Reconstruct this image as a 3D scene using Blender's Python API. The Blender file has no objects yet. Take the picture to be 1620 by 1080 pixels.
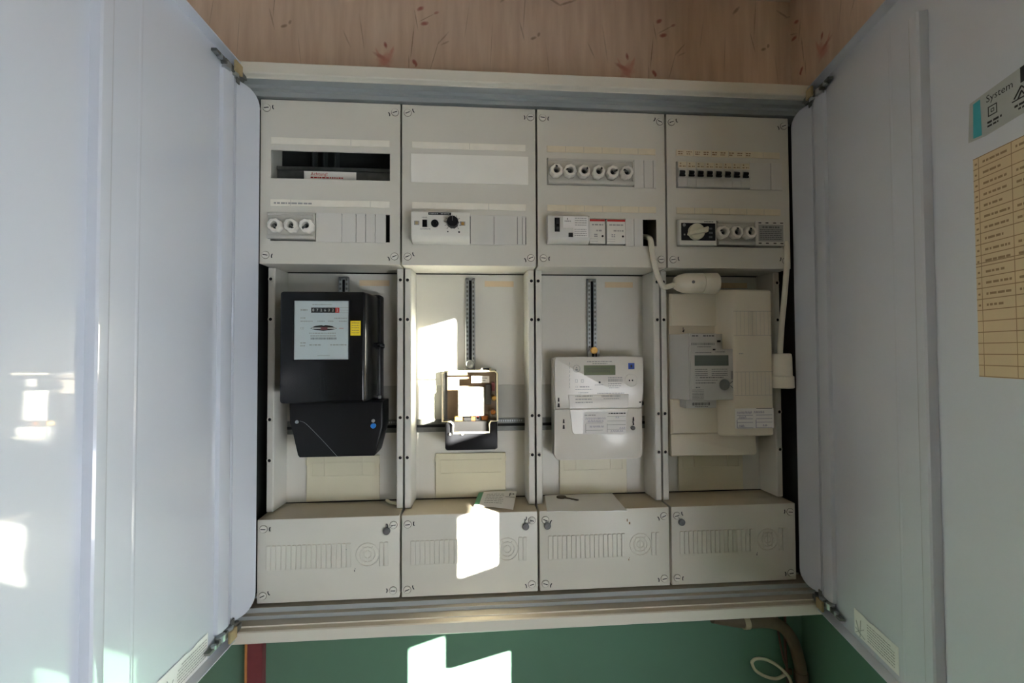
import bpy, bmesh, math, random
from mathutils import Vector, Matrix, Quaternion

S = 0.001           # everything below is written in millimetres
ZO = 1150.0         # the cabinet's fields start 1.15 m above the floor
scene = bpy.context.scene
col = scene.collection

# ---------------------------------------------------------------- camera
YAW, PIT, ROL = -0.0771, 0.0241, -0.0045
def cam_axes(a, b, c):
    ca, sa, cb, sb, cc, sc = math.cos(a), math.sin(a), math.cos(b), math.sin(b), math.cos(c), math.sin(c)
    yaw = Matrix(((ca, sa, 0), (-sa, ca, 0), (0, 0, 1)))
    pit = Matrix(((1, 0, 0), (0, cb, sb), (0, -sb, cb)))
    rol = Matrix(((cc, 0, sc), (0, 1, 0), (-sc, 0, cc)))
    return rol @ pit @ yaw
R = cam_axes(YAW, PIT, ROL)
cam_d = bpy.data.cameras.new('camera'); cam = bpy.data.objects.new('camera', cam_d); col.objects.link(cam)
cam_d.sensor_fit = 'HORIZONTAL'; cam_d.sensor_width = 36.0; cam_d.lens = 16.0
cam_d.clip_start = 0.02; cam_d.clip_end = 60
m = Matrix.Identity(4)
for i in range(3):
    m[i][0] = R[0][i]; m[i][1] = R[2][i]; m[i][2] = -R[1][i]
m[0][3], m[1][3], m[2][3] = 387.66 * S, -839.6 * S, (439.66 + ZO) * S
cam.matrix_world = m
scene.camera = cam

# ---------------------------------------------------------------- light
world = bpy.data.worlds.new('daylight'); scene.world = world; world.use_nodes = True
bg = world.node_tree.nodes['Background']
bg.inputs['Color'].default_value = (0.78, 0.87, 1.0, 1); bg.inputs['Strength'].default_value = 5.0

SUN = Vector((-0.91, 1.0, -0.277))
sd = bpy.data.lights.new('sun', 'SUN'); so = bpy.data.objects.new('sun', sd); col.objects.link(so)
sd.energy = 115.0; sd.angle = math.radians(0.55); sd.color = (1.0, 0.95, 0.88)
so.rotation_euler = SUN.to_track_quat('-Z', 'Y').to_euler(); so.location = (4, -5, 4)

def portal(name, x, y0, y1, z0, z1):
    l = bpy.data.lights.new(name, 'AREA'); o = bpy.data.objects.new(name, l); col.objects.link(o)
    l.shape = 'RECTANGLE'; l.size = abs(z1 - z0) * S; l.size_y = abs(y1 - y0) * S
    l.cycles.is_portal = True
    o.location = (x * S, (y0 + y1) / 2 * S, ((z0 + z1) / 2 + ZO) * S)
    o.rotation_euler = Vector((-1, 0, 0)).to_track_quat('-Z', 'Y').to_euler()
    # local X of the area runs vertically after this rotation when size is the height
    o.rotation_euler = Matrix(((0, 0, 1), (0, 1, 0), (-1, 0, 0))).to_euler()
W1 = (-841.0, -588.0); W1_PANES = ((-190.0, 101.0), (258.0, 372.0), (500.0, 742.0))
W2 = (-2300.0, -945.0, -190.0, 130.0)
portal('window_portal_narrow', 1124, W1[0], W1[1], W1_PANES[0][0], W1_PANES[2][1])

scene.view_settings.view_transform = 'Standard'
scene.view_settings.look = 'None'
scene.view_settings.gamma = 1.0
scene.view_settings.use_curve_mapping = False
scene.view_settings.exposure = 0.85
scene.cycles.use_denoising = True
scene.cycles.max_bounces = 10; scene.cycles.diffuse_bounces = 6
scene.cycles.transparent_max_bounces = 16
scene.cycles.caustics_reflective = False; scene.cycles.caustics_refractive = False

# ---------------------------------------------------------------- materials
def lin(c):
    return tuple((v / 255 / 12.92) if v / 255 <= 0.04045 else ((v / 255 + 0.055) / 1.055) ** 2.4 for v in c) + (1.0,)
MATS = {}
def mat(name, rgb, rough=0.45, metal=0.0, var=0.04, scale=22.0, coat=0.0, coat_rough=0.05, bump=0.0, bscale=300.0, stretch=(1, 1, 1), spec=0.5, dust=None):
    """procedural surface: a base colour broken up by noise, optional fine relief"""
    m = bpy.data.materials.new(name); m.use_nodes = True; nt = m.node_tree; b = nt.nodes['Principled BSDF']
    geo = nt.nodes.new('ShaderNodeNewGeometry'); mp = nt.nodes.new('ShaderNodeMapping'); mp.inputs['Scale'].default_value = stretch
    nt.links.new(geo.outputs['Position'], mp.inputs['Vector'])
    n = nt.nodes.new('ShaderNodeTexNoise'); n.inputs['Scale'].default_value = scale; n.inputs['Detail'].default_value = 5
    nt.links.new(mp.outputs['Vector'], n.inputs['Vector'])
    r = nt.nodes.new('ShaderNodeValToRGB'); c = lin(rgb)
    r.color_ramp.elements[0].position = 0.3; r.color_ramp.elements[1].position = 0.7
    r.color_ramp.elements[0].color = tuple(max(0, v * (1 - var)) for v in c[:3]) + (1,)
    r.color_ramp.elements[1].color = tuple(min(1, v * (1 + var)) for v in c[:3]) + (1,)
    nt.links.new(n.outputs['Fac'], r.inputs['Fac'])
    out = r.outputs['Color']
    if dust:   # settled dust lies on faces that look up
        sep = nt.nodes.new('ShaderNodeSeparateXYZ'); nt.links.new(geo.outputs['True Normal'], sep.inputs[0])
        mr = nt.nodes.new('ShaderNodeMapRange'); mr.inputs['From Min'].default_value = 0.6; mr.inputs['From Max'].default_value = 0.98
        nt.links.new(sep.outputs['Z'], mr.inputs['Value'])
        mx = nt.nodes.new('ShaderNodeMix'); mx.data_type = 'RGBA'; mx.inputs['B'].default_value = lin(dust)
        mu = nt.nodes.new('ShaderNodeMath'); mu.operation = 'MULTIPLY'; mu.inputs[1].default_value = 0.85
        nt.links.new(mr.outputs['Result'], mu.inputs[0]); nt.links.new(mu.outputs[0], mx.inputs['Factor'])
        nt.links.new(out, mx.inputs['A']); out = mx.outputs['Result']
    nt.links.new(out, b.inputs['Base Color'])
    b.inputs['Roughness'].default_value = rough; b.inputs['Metallic'].default_value = metal
    b.inputs['Specular IOR Level'].default_value = spec
    b.inputs['Coat Weight'].default_value = coat; b.inputs['Coat Roughness'].default_value = coat_rough
    if bump:
        n2 = nt.nodes.new('ShaderNodeTexNoise'); n2.inputs['Scale'].default_value = bscale; n2.inputs['Detail'].default_value = 2
        nt.links.new(mp.outputs['Vector'], n2.inputs['Vector'])
        bp = nt.nodes.new('ShaderNodeBump'); bp.inputs['Strength'].default_value = bump; bp.inputs['Distance'].default_value = 0.004
        nt.links.new(n2.outputs['Fac'], bp.inputs['Height']); nt.links.new(bp.outputs['Normal'], b.inputs['Normal'])
        if coat: nt.links.new(bp.outputs['Normal'], b.inputs['Coat Normal'])
    MATS[name] = m
    return m

def glass(name, tint=(1, 1, 1), refl=0.6):
    m = bpy.data.materials.new(name); m.use_nodes = True; nt = m.node_tree
    nt.nodes.remove(nt.nodes['Principled BSDF']); out = nt.nodes['Material Output']
    t = nt.nodes.new('ShaderNodeBsdfTransparent'); t.inputs['Color'].default_value = tint + (1,)
    g = nt.nodes.new('ShaderNodeBsdfGlossy'); g.inputs['Roughness'].default_value = 0.03
    f = nt.nodes.new('ShaderNodeLayerWeight')          # same reflectance from either side of the sheet
    pw = nt.nodes.new('ShaderNodeMath'); pw.operation = 'POWER'; pw.inputs[1].default_value = 5.0; nt.links.new(f.outputs['Facing'], pw.inputs[0])
    k = nt.nodes.new('ShaderNodeMath'); k.operation = 'MULTIPLY_ADD'; k.inputs[1].default_value = 0.96 * refl; k.inputs[2].default_value = 0.04 * refl
    nt.links.new(pw.outputs[0], k.inputs[0])
    mx = nt.nodes.new('ShaderNodeMixShader')
    nt.links.new(k.outputs[0], mx.inputs[0]); nt.links.new(t.outputs[0], mx.inputs[1]); nt.links.new(g.outputs[0], mx.inputs[2])
    nt.links.new(mx.outputs[0], out.inputs['Surface'])
    MATS[name] = m
    return m

def wallpaper(name, axis):
    """beige paper with fine upright fibres and printed flower sprays that repeat every 517 mm"""
    m = bpy.data.materials.new(name); m.use_nodes = True; nt = m.node_tree; b = nt.nodes['Principled BSDF']; L = nt.links.new
    geo = nt.nodes.new('ShaderNodeNewGeometry'); sep = nt.nodes.new('ShaderNodeSeparateXYZ'); L(geo.outputs['Position'], sep.inputs[0])
    def math_(op, a, b_=None):
        n = nt.nodes.new('ShaderNodeMath'); n.operation = op
        for i, v in enumerate((a, b_)):
            if v is None: continue
            if isinstance(v, (int, float)): n.inputs[i].default_value = v
            else: L(v, n.inputs[i])
        return n.outputs[0]
    u = math_('MULTIPLY', sep.outputs[axis], 1000.0)
    if axis == 'Y': u = math_('ADD', u, 176.0)
    u = math_('FLOORED_MODULO', u, 517.0)
    w = math_('SUBTRACT', math_('MULTIPLY', sep.outputs['Z'], 1000.0), ZO)
    w = math_('ADD', math_('FLOORED_MODULO', math_('SUBTRACT', w, 900.0), 640.0), 900.0)
    mp = nt.nodes.new('ShaderNodeMapping'); mp.inputs['Scale'].default_value = (60, 60, 6); L(geo.outputs['Position'], mp.inputs['Vector'])
    n = nt.nodes.new('ShaderNodeTexNoise'); n.inputs['Scale'].default_value = 1.0; n.inputs['Detail'].default_value = 6; L(mp.outputs[0], n.inputs['Vector'])
    r = nt.nodes.new('ShaderNodeValToRGB'); r.color_ramp.elements[0].position = 0.25; r.color_ramp.elements[1].position = 0.75
    r.color_ramp.elements[0].color = lin((202, 177, 155)); r.color_ramp.elements[1].color = lin((224, 203, 182)); L(n.outputs['Fac'], r.inputs['Fac'])
    colr = r.outputs['Color']
    # cx, cz, half length, half width, angle from the upright in degrees, ink, strength
    RED, GREY, PINK = (158, 76, 70), (140, 116, 94), (204, 150, 132)
    marks = [(196, 1052, 26, 9, 30, PINK, .62), (194, 1050, 24, 7, -40, PINK, .7), (190, 1058, 22, 5, -62, RED, .6), (206, 1058, 24, 6, 28, PINK, .62), (198, 1052, 20, 12, 90, PINK, .62),
             (199, 1083, 9, 4, -12, RED, .85), (212, 1072, 14, 3, 20, PINK, .6), (182, 1068, 13, 3, -25, PINK, .6),
             (271, 1165, 9, 5, 60, RED, .8), (280, 1134, 10, 5, 75, RED, .8), (304, 1158, 7, 3.5, 70, RED, .6), (259, 1050, 8, 5, -35, RED, .85), (262, 1044, 5, 3, 20, RED, .8),
             (254, 1092, 40, 1.6, 6, GREY, .7), (262, 1140, 26, 1.5, -10, GREY, .6), (285, 1147, 22, 1.4, 60, GREY, .6), (247, 1050, 18, 1.4, 0, GREY, .6),
             (318, 1104, 20, 2.2, 40, GREY, .55), (322, 1094, 12, 2.4, 62, GREY, .5), (300, 1066, 42, 1.3, 16, GREY, .5), (150, 1110, 46, 1.5, -8, GREY, .45), (120, 1092, 22, 2.0, -24, GREY, .4),
             (492, 1182, 60, 1.4, 4, GREY, .55), (511, 1114, 8, 4, 70, GREY, .8), (5, 1122, 6, 3.5, 20, GREY, .7), (486, 1128, 24, 1.8, -14, GREY, .5), (70, 1196, 26, 3, 70, GREY, .7), (40, 1196, 18, 3, -60, GREY, .6), (448, 1198, 14, 4, 40, GREY, .7), (420, 1090, 60, 1.2, 3, GREY, .35), (25, 1060, 50, 1.2, -6, GREY, .3), (368, 1140, 44, 1.1, 8, GREY, .35)]
    wob = nt.nodes.new('ShaderNodeTexNoise'); wob.inputs['Scale'].default_value = 90.0; wob.inputs['Detail'].default_value = 3; L(geo.outputs['Position'], wob.inputs['Vector'])
    wv = math_('MULTIPLY', math_('SUBTRACT', wob.outputs['Fac'], 0.5), 1.1)
    for (cx, cz, a, bb, ang, ink, st) in marks:
        t = math.radians(ang); ct, s_ = math.cos(t), math.sin(t)
        du = math_('SUBTRACT', u, float(cx)); dw = math_('SUBTRACT', w, float(cz))
        p = math_('ADD', math_('MULTIPLY', du, s_ / a), math_('MULTIPLY', dw, ct / a))
        q = math_('ADD', math_('MULTIPLY', du, ct / bb), math_('MULTIPLY', dw, -s_ / bb))
        d = math_('ADD', math_('ADD', math_('MULTIPLY', p, p), math_('MULTIPLY', q, q)), wv)
        mr = nt.nodes.new('ShaderNodeMapRange'); mr.inputs['From Min'].default_value = 1.05; mr.inputs['From Max'].default_value = 0.1
        mr.inputs['To Min'].default_value = 0; mr.inputs['To Max'].default_value = st; L(d, mr.inputs['Value'])
        mx = nt.nodes.new('ShaderNodeMix'); mx.data_type = 'RGBA'; mx.inputs['B'].default_value = lin(ink)
        L(mr.outputs['Result'], mx.inputs['Factor']); L(colr, mx.inputs['A']); colr = mx.outputs['Result']
    L(colr, b.inputs['Base Color']); b.inputs['Roughness'].default_value = 0.8
    bp = nt.nodes.new('ShaderNodeBump'); bp.inputs['Strength'].default_value = 0.25; bp.inputs['Distance'].default_value = 0.001
    L(n.outputs['Fac'], bp.inputs['Height']); L(bp.outputs['Normal'], b.inputs['Normal'])
    MATS[name] = m
    return m

M = MATS
mat('cover_plastic', (212, 209, 197), 0.42, var=0.025, scale=9, dust=(186, 172, 146))
mat('tray_plastic', (214, 212, 203), 0.38, var=0.02, scale=9)
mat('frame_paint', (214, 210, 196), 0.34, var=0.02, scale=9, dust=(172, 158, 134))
mat('shaded_lip_paint', (158, 163, 162), 0.3, var=0.02, scale=9, dust=(168, 156, 134))  # galvanised grey, darkened to paint in the shade under the lip
mat('door_paint', (203, 208, 217), 0.32, var=0.015, scale=3, coat=0.8, coat_rough=0.035, bump=0.10, bscale=4.0, stretch=(1, 1, 0.6))
mat('screw_plastic', (220, 217, 206), 0.4, var=0.02)
mat('gap_shadow', (110, 104, 92), 0.8)
mat('shade_and_dark_parts', (52, 56, 54), 0.5)  # deep shadow inside the cabinet put into the colour; also dark parts
mat('strip_cream', (238, 234, 220), 0.5, var=0.03, scale=60)
mat('strip_yellowed', (222, 212, 186), 0.5, var=0.04, scale=60)
mat('card_white', (238, 236, 226), 0.6, var=0.02)
mat('blank_plastic', (212, 210, 202), 0.45, var=0.02)
mat('porcelain', (232, 228, 218), 0.18, var=0.03, scale=80, coat=0.3)
mat('socket_grey', (196, 194, 184), 0.35, var=0.03)
mat('device_grey', (208, 206, 198), 0.35, var=0.02)
mat('device_white', (226, 224, 214), 0.35, var=0.02)
mat('meter_white', (226, 222, 212), 0.3, var=0.015, scale=6, coat=0.12)
mat('adapter_cream', (224, 216, 196), 0.35, var=0.02, scale=6)
mat('ehz_grey', (190, 189, 183), 0.35, var=0.02)
mat('black_plastic', (22, 22, 24), 0.35, var=0.05, spec=0.3)
mat('black_gloss', (18, 19, 21), 0.2, var=0.05, spec=0.3)
mat('dark_hole', (8, 8, 9), 0.8)
mat('ink', (96, 98, 100), 0.7)
mat('ink_pale', (160, 160, 156), 0.7)
mat('ink_dark', (40, 40, 42), 0.7)
mat('ink_brown', (146, 120, 88), 0.7)
mat('ink_blue', (96, 92, 140), 0.7)
mat('red_paint', (196, 40, 36), 0.4)
mat('digit_white', (230, 230, 226), 0.5)
mat('dial_face', (206, 212, 216), 0.4, var=0.02)
mat('yellow_label', (236, 208, 40), 0.5, var=0.03)
mat('blue_label', (36, 74, 168), 0.4)
mat('seal_blue', (40, 120, 205), 0.3)
mat('lcd', (106, 116, 78), 0.25, var=0.05)
mat('lcd_grey', (96, 104, 96), 0.25, var=0.05)
mat('lcd_segment', (62, 72, 52), 0.4)
mat('zinc', (176, 182, 184), 0.35, metal=0.85, var=0.1, scale=70)
mat('zinc_dark', (120, 122, 118), 0.45, metal=0.7, var=0.15, scale=70)
mat('yellow_zinc', (190, 172, 130), 0.4, metal=0.45, var=0.08, scale=60)
mat('lead', (108, 108, 106), 0.55, metal=0.3, var=0.15, scale=200)
mat('copper', (196, 128, 70), 0.3, metal=0.8, var=0.2, scale=120)
mat('brass', (214, 170, 96), 0.3, metal=0.8, var=0.15, scale=120)
mat('tan_tag', (222, 200, 164), 0.6)
mat('terminal_cream', (216, 210, 184), 0.4, var=0.015)
mat('clear_grey', (188, 188, 180), 0.2, var=0.02)
mat('amber_frame', (232, 220, 186), 0.2, coat=0.3)
mat('paper', (238, 236, 232), 0.7, var=0.015)
mat('list_paper', (208, 186, 150), 0.75, var=0.05, scale=14)
mat('system_label', (168, 172, 170), 0.4)
mat('teal', (60, 160, 172), 0.5)
mat('card_green', (96, 160, 120), 0.6)
mat('key_metal', (96, 84, 72), 0.45, metal=0.6, var=0.2)
mat('cable_white', (226, 220, 202), 0.4)
mat('cable_cream', (214, 206, 176), 0.4)
mat('wire_pink', (112, 84, 74), 0.5)
mat('conduit_brown', (112, 95, 76), 0.5, var=0.08, scale=60)
mat('clamp_beige', (196, 182, 150), 0.5)
mat('red_brown', (126, 62, 66), 0.5, var=0.08, scale=40)
mat('raw_wood', (196, 134, 78), 0.6, var=0.15, scale=60)
mat('green_gloss', (104, 138, 118), 0.24, var=0.05, scale=5, bump=0.15, bscale=30)
mat('plaster', (196, 182, 162), 0.85, var=0.02)
mat('floor_stone', (112, 100, 88), 0.5, var=0.15, scale=12)
mat('window_white', (232, 230, 224), 0.35)
m = mat('diffuser_cloth', (236, 240, 248), 0.9, var=0.02); nt = m.node_tree  # cloth of the added curtain, spreads the fill light
tr_ = nt.nodes.new('ShaderNodeBsdfTranslucent'); tr_.inputs['Color'].default_value = (0.67, 0.67, 0.76, 1); mx_ = nt.nodes.new('ShaderNodeMixShader'); mx_.inputs[0].default_value = 0.5
nt.links.new(nt.nodes['Principled BSDF'].outputs[0], mx_.inputs[1]); nt.links.new(tr_.outputs[0], mx_.inputs[2]); nt.links.new(mx_.outputs[0], nt.nodes['Material Output'].inputs['Surface'])
glass('pane', (0.96, 0.98, 0.97), 0.8)
glass('clear_plastic', (0.97, 0.95, 0.90), 0.9)
wallpaper('wallpaper_front', 'X')
wallpaper('wallpaper_right', 'Y')

# ---------------------------------------------------------------- mesh helpers
class MB:
    """collects shapes, in millimetres, into one mesh"""
    def __init__(self): self.v = []; self.f = []; self.mi = []
    def raw(self, vs, fs, mi=0):
        o = len(self.v); self.v += [tuple(p) for p in vs]
        for f in fs: self.f.append(tuple(i + o for i in f)); self.mi.append(mi)
        return self
    def bm(self, bm, mi=0):
        bm.verts.index_update(); o = len(self.v)
        self.v += [tuple(v.co) for v in bm.verts]
        for f in bm.faces: self.f.append(tuple(v.index + o for v in f.verts)); self.mi.append(mi)
        bm.free(); return self
    def hull8(self, fr, yf, bk, yb, r=0, seg=2, mi=0):
        """front rectangle (x0,x1,z0,z1) at yf joined to a back rectangle at yb"""
        b = bmesh.new(); vs = []
        for (x0, x1, z0, z1), y in ((fr, yf), (bk, yb)):
            vs += [b.verts.new(p) for p in ((x0, y, z0), (x1, y, z0), (x1, y, z1), (x0, y, z1))]
        for q in ((0, 1, 2, 3), (7, 6, 5, 4), (1, 0, 4, 5), (2, 1, 5, 6), (3, 2, 6, 7), (0, 3, 7, 4)): b.faces.new([vs[i] for i in q])
        if r: bmesh.ops.bevel(b, geom=b.edges[:], offset=r, segments=seg, profile=0.5, affect='EDGES', clamp_overlap=True)
        bmesh.ops.recalc_face_normals(b, faces=b.faces)
        return self.bm(b, mi)
    def box(self, x0, x1, y0, y1, z0, z1, r=0, seg=2, mi=0):
        return self.hull8((x0, x1, z0, z1), y0, (x0, x1, z0, z1), y1, r, seg, mi)
    def prism(self, pts, y0, y1, r=0, seg=2, mi=0, axis='y'):
        """outline (x,z) extruded along y; axis 'x': outline (y,z) along x; axis 'z': outline (x,y) along z"""
        b = bmesh.new()
        def P(a, c, t): return {'y': (a, t, c), 'x': (t, a, c), 'z': (a, c, t)}[axis]
        A = [b.verts.new(P(x, z, y0)) for x, z in pts]; B = [b.verts.new(P(x, z, y1)) for x, z in pts]; n = len(pts)
        f0 = b.faces.new(A); b.faces.new(B[::-1])
        for i in range(n): b.faces.new((A[i], B[i], B[(i + 1) % n], A[(i + 1) % n]))
        if r: bmesh.ops.bevel(b, geom=list(f0.edges), offset=r, segments=seg, profile=0.5, affect='EDGES', clamp_overlap=True)
        bmesh.ops.recalc_face_normals(b, faces=b.faces)
        return self.bm(b, mi)
    def quad(self, x0, x1, z0, z1, y, mi=0): return self.raw([(x0, y, z0), (x1, y, z0), (x1, y, z1), (x0, y, z1)], [(0, 1, 2, 3)], mi)
    def lathe(self, prof, cx, cz, n=28, lobes=0, amp=0.0, axis='y', c3=0.0, mi=0):
        """(radius, t) profile turned about an axis through (cx, cz)"""
        vs = []; fs = []
        def P(r, a, t):
            x, z = cx + r * math.cos(a), cz + r * math.sin(a)
            return {'y': (x, t, z), 'z': (x, z, t), 'x': (t, x, z)}[axis]
        for r, t in prof:
            k = amp * (1 if r > 8 else 0)
            for i in range(n):
                a = 2 * math.pi * i / n; vs.append(P(r + k * math.cos(lobes * a), a, t))
        for j in range(len(prof) - 1):
            for i in range(n): fs.append((j * n + i, j * n + (i + 1) % n, (j + 1) * n + (i + 1) % n, (j + 1) * n + i))
        fs.append(tuple(range(n))[::-1]); fs.append(tuple((len(prof) - 1) * n + i for i in range(n)))
        return self.raw(vs, fs, mi)
    def disc(self, cx, cz, r, y0, y1, n=24, mi=0, b=0.0):
        if b: return self.lathe([(r, y1), (r, y0 + b), (r - b, y0)], cx, cz, n, mi=mi)
        return self.lathe([(r, y1), (r, y0)], cx, cz, n, mi=mi)
    def tube(self, pts, r, n=10, mi=0, closed=False, sub=6):
        P = [Vector(p) for p in pts]; path = []
        N = len(P)
        rng = range(N if closed else N - 1)
        for i in rng:
            if closed: a, b_, c, d = P[(i - 1) % N], P[i], P[(i + 1) % N], P[(i + 2) % N]
            else: a, b_, c, d = P[max(i - 1, 0)], P[i], P[i + 1], P[min(i + 2, N - 1)]
            for k in range(sub):
                t = k / sub
                path.append(0.5 * ((2 * b_) + (c - a) * t + (2 * a - 5 * b_ + 4 * c - d) * t * t + (3 * b_ - a - 3 * c + d) * t ** 3))
        if not closed: path.append(P[-1])
        L = len(path); vs = []; fs = []; up = None
        for i, p in enumerate(path):
            if closed: t = (path[(i + 1) % L] - path[i - 1]).normalized()
            else: t = (path[min(i + 1, L - 1)] - path[max(i - 1, 0)]).normalized()
            if up is None: up = t.orthogonal().normalized()
            up = (up - t * up.dot(t)).normalized(); sd_ = t.cross(up)
            for k in range(n):
                a = 2 * math.pi * k / n; vs.append(tuple(p + (up * math.cos(a) + sd_ * math.sin(a)) * r))
        for i in range(L if closed else L - 1):
            j = (i + 1) % L
            for k in range(n): fs.append((i * n + k, i * n + (k + 1) % n, j * n + (k + 1) % n, j * n + k))
        if not closed: fs.append(tuple(range(n))[::-1]); fs.append(tuple((L - 1) * n + k for k in range(n)))
        return self.raw(vs, fs, mi)
    def plate(self, x0, x1, z0, z1, holes, y0, y1, mi=0):
        """flat plate with rectangular openings"""
        xs = sorted({x0, x1} | {h[0] for h in holes} | {h[1] for h in holes}); zs = sorted({z0, z1} | {h[2] for h in holes} | {h[3] for h in holes})
        b = bmesh.new(); cache = {}
        def V(i, j, k):
            if (i, j, k) not in cache: cache[(i, j, k)] = b.verts.new((xs[i], (y0, y1)[k], zs[j]))
            return cache[(i, j, k)]
        def solid(i, j):
            if i < 0 or j < 0 or i >= len(xs) - 1 or j >= len(zs) - 1: return False
            cx, cz = (xs[i] + xs[i + 1]) / 2, (zs[j] + zs[j + 1]) / 2
            return not any(h[0] < cx < h[1] and h[2] < cz < h[3] for h in holes)
        for i in range(len(xs) - 1):
            for j in range(len(zs) - 1):
                if not solid(i, j): continue
                b.faces.new((V(i, j, 0), V(i + 1, j, 0), V(i + 1, j + 1, 0), V(i, j + 1, 0)))
                b.faces.new((V(i, j + 1, 1), V(i + 1, j + 1, 1), V(i + 1, j, 1), V(i, j, 1)))
                for di, dj, p, q in ((-1, 0, (i, j), (i, j + 1)), (1, 0, (i + 1, j + 1), (i + 1, j)), (0, -1, (i + 1, j), (i, j)), (0, 1, (i, j + 1), (i + 1, j + 1))):
                    if not solid(i + di, j + dj): b.faces.new((V(*p, 0), V(*q, 0), V(*q, 1), V(*p, 1)))
        bmesh.ops.recalc_face_normals(b, faces=b.faces)
        return self.bm(b, mi)
    def text(self, s, x, z, size, y, mi=0, align='CENTER'):
        c = bpy.data.curves.new('lettering', 'FONT'); c.body = s; c.size = size; c.align_x = align; c.align_y = 'CENTER'; c.resolution_u = 2
        o = bpy.data.objects.new('lettering', c); col.objects.link(o)
        me = bpy.data.meshes.new_from_object(o.evaluated_get(bpy.context.evaluated_depsgraph_get()))
        self.raw([(x + v.co.x, y, z + v.co.y) for v in me.vertices], [tuple(p.vertices) for p in me.polygons], mi)
        bpy.data.objects.remove(o); bpy.data.curves.remove(c); bpy.data.meshes.remove(me)
        return self
    def words(self, x0, x1, z, h, y, seed, mi=0):
        """a line of print too small to read"""
        rn = random.Random(seed); x = x0
        while x < x1 - h * 0.5:
            w = min(x1 - x, h * rn.uniform(0.8, 3.2)); self.quad(x, x + w, z - h / 2, z + h / 2, y, mi); x += w + h * rn.uniform(0.35, 0.7)
        return self
    def barcode(self, x0, x1, z0, z1, y, seed, mi=0):
        rn = random.Random(seed); x = x0
        while x < x1 - 0.3:
            w = rn.choice((0.35, 0.35, 0.7, 1.0)); self.quad(x, min(x1, x + w), z0, z1, y, mi); x += w + rn.choice((0.35, 0.5, 0.8))
        return self
    def mesh(self, name, mats, origin=(0, 0, 0), xf=None, smooth=True):
        me = bpy.data.meshes.new(name)
        vs = [xf(*p) for p in self.v] if xf else self.v
        me.from_pydata([((x - origin[0]) * S, (y - origin[1]) * S, (z - origin[2]) * S) for x, y, z in vs], [], self.f)
        for k in mats: me.materials.append(M[k])
        for p, i in zip(me.polygons, self.mi): p.material_index = i; p.use_smooth = smooth
        me.validate(); me.update()
        if smooth: me.set_sharp_from_angle(angle=math.radians(32))
        return me
    def base(self):
        xs, ys, zs = zip(*self.v)
        return ((min(xs) + max(xs)) / 2, (min(ys) + max(ys)) / 2, min(zs))

def place(o, p, parent_origin=None):
    if parent_origin is None: o.location = (p[0] * S, p[1] * S, (p[2] + ZO) * S)
    else: o.location = tuple((p[i] - parent_origin[i]) * S for i in range(3))

def struct(name, mb, mats, parent=None):
    o = bpy.data.objects.new(name, mb.mesh(name, mats)); col.objects.link(o); o.location = (0, 0, ZO * S)
    o['kind'] = 'structure'
    if parent: o.parent = parent; o.location = (0, 0, 0); del o['kind']
    return o

def solo(name, label, cat, mb, mats, group=None):
    og = mb.base(); o = bpy.data.objects.new(name, mb.mesh(name, mats, og)); col.objects.link(o); place(o, og)
    o['label'] = label; o['category'] = cat
    if group: o['group'] = group
    return o

class Thing:
    def __init__(s, name, label, cat, origin, group=None):
        s.o = bpy.data.objects.new(name, None); col.objects.link(s.o); s.o.empty_display_size = 0.02
        s.og = origin; place(s.o, origin); s.o['label'] = label; s.o['category'] = cat
        if group: s.o['group'] = group
    def part(s, name, mb, mats, parent=None, label=None, kind=None, xf=None):
        if isinstance(mats, str): mats = [mats]
        o = bpy.data.objects.new(name, mb.mesh(name, mats, s.og, xf)); col.objects.link(o); o.parent = parent or s.o
        if label: o['label'] = label
        if kind: o['kind'] = kind
        return o
    def inst(s, name, me, pos, parent=None, ppos=None, roty=0.0):
        """shared mesh set down at pos; ppos: the position of the parent part if it has one of its own"""
        o = bpy.data.objects.new(name, me); col.objects.link(o); o.parent = parent or s.o
        place(o, pos, ppos or s.og); o.rotation_euler = (0, roty, 0)
        return o

# ---------------------------------------------------------------- the room
YW, XR, XL, YB, ZF, ZC = 115.0, 1092.0, -1500.0, -3500.0, -1150.0, 1224.0
T_ = 30.0
mb = MB(); mb.box(XL - T_, XR + T_, YW, YW + 60, 450, ZC, mi=0); mb.box(-420, XR + T_, YW, YW + 60, ZF, 450, mi=1); mb.box(XL - T_, -420, YW, YW + 60, ZF, 450, mi=2)
struct('wall_front', mb, ['wallpaper_front', 'green_gloss', 'plaster'])
mb = MB()
HOLES = [(W1[0], W1[1], a, b_) for a, b_ in W1_PANES] + [W2]
wr = MB(); wr.plate(YB, YW, 450, ZC, [(a, b_, max(c, 450), d) for a, b_, c, d in HOLES if d > 450], 0, T_)
lr = MB(); lr.plate(YB, YW, ZF, 450, [(a, b_, c, min(d, 450)) for a, b_, c, d in HOLES if c < 450], 0, T_)
for src, k in ((wr, 0), (lr, 1)): mb.raw([(XR + y, x, z) for x, y, z in src.v], src.f, k)
struct('wall_right', mb, ['wallpaper_right', 'green_gloss'])
mb = MB(); mb.box(XL - T_, XL, YB, YW, 450, ZC, mi=0); mb.box(XL - T_, XL, YB, YW, ZF, 450, mi=1)
struct('wall_left', mb, ['wallpaper_right', 'plaster'])
mb = MB(); mb.box(XL - T_, XR + T_, YB - T_, YB, ZF, ZC); struct('wall_back', mb, ['plaster'])
mb = MB(); mb.box(XL - T_, XR + T_, YB - T_, YW + 60, ZF - 50, ZF); struct('floor', mb, ['floor_stone'])
mb = MB(); mb.box(XL - T_, XR + T_, YB - T_, YW + 60, ZC, ZC + 50); struct('ceiling', mb, ['plaster'])
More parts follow.
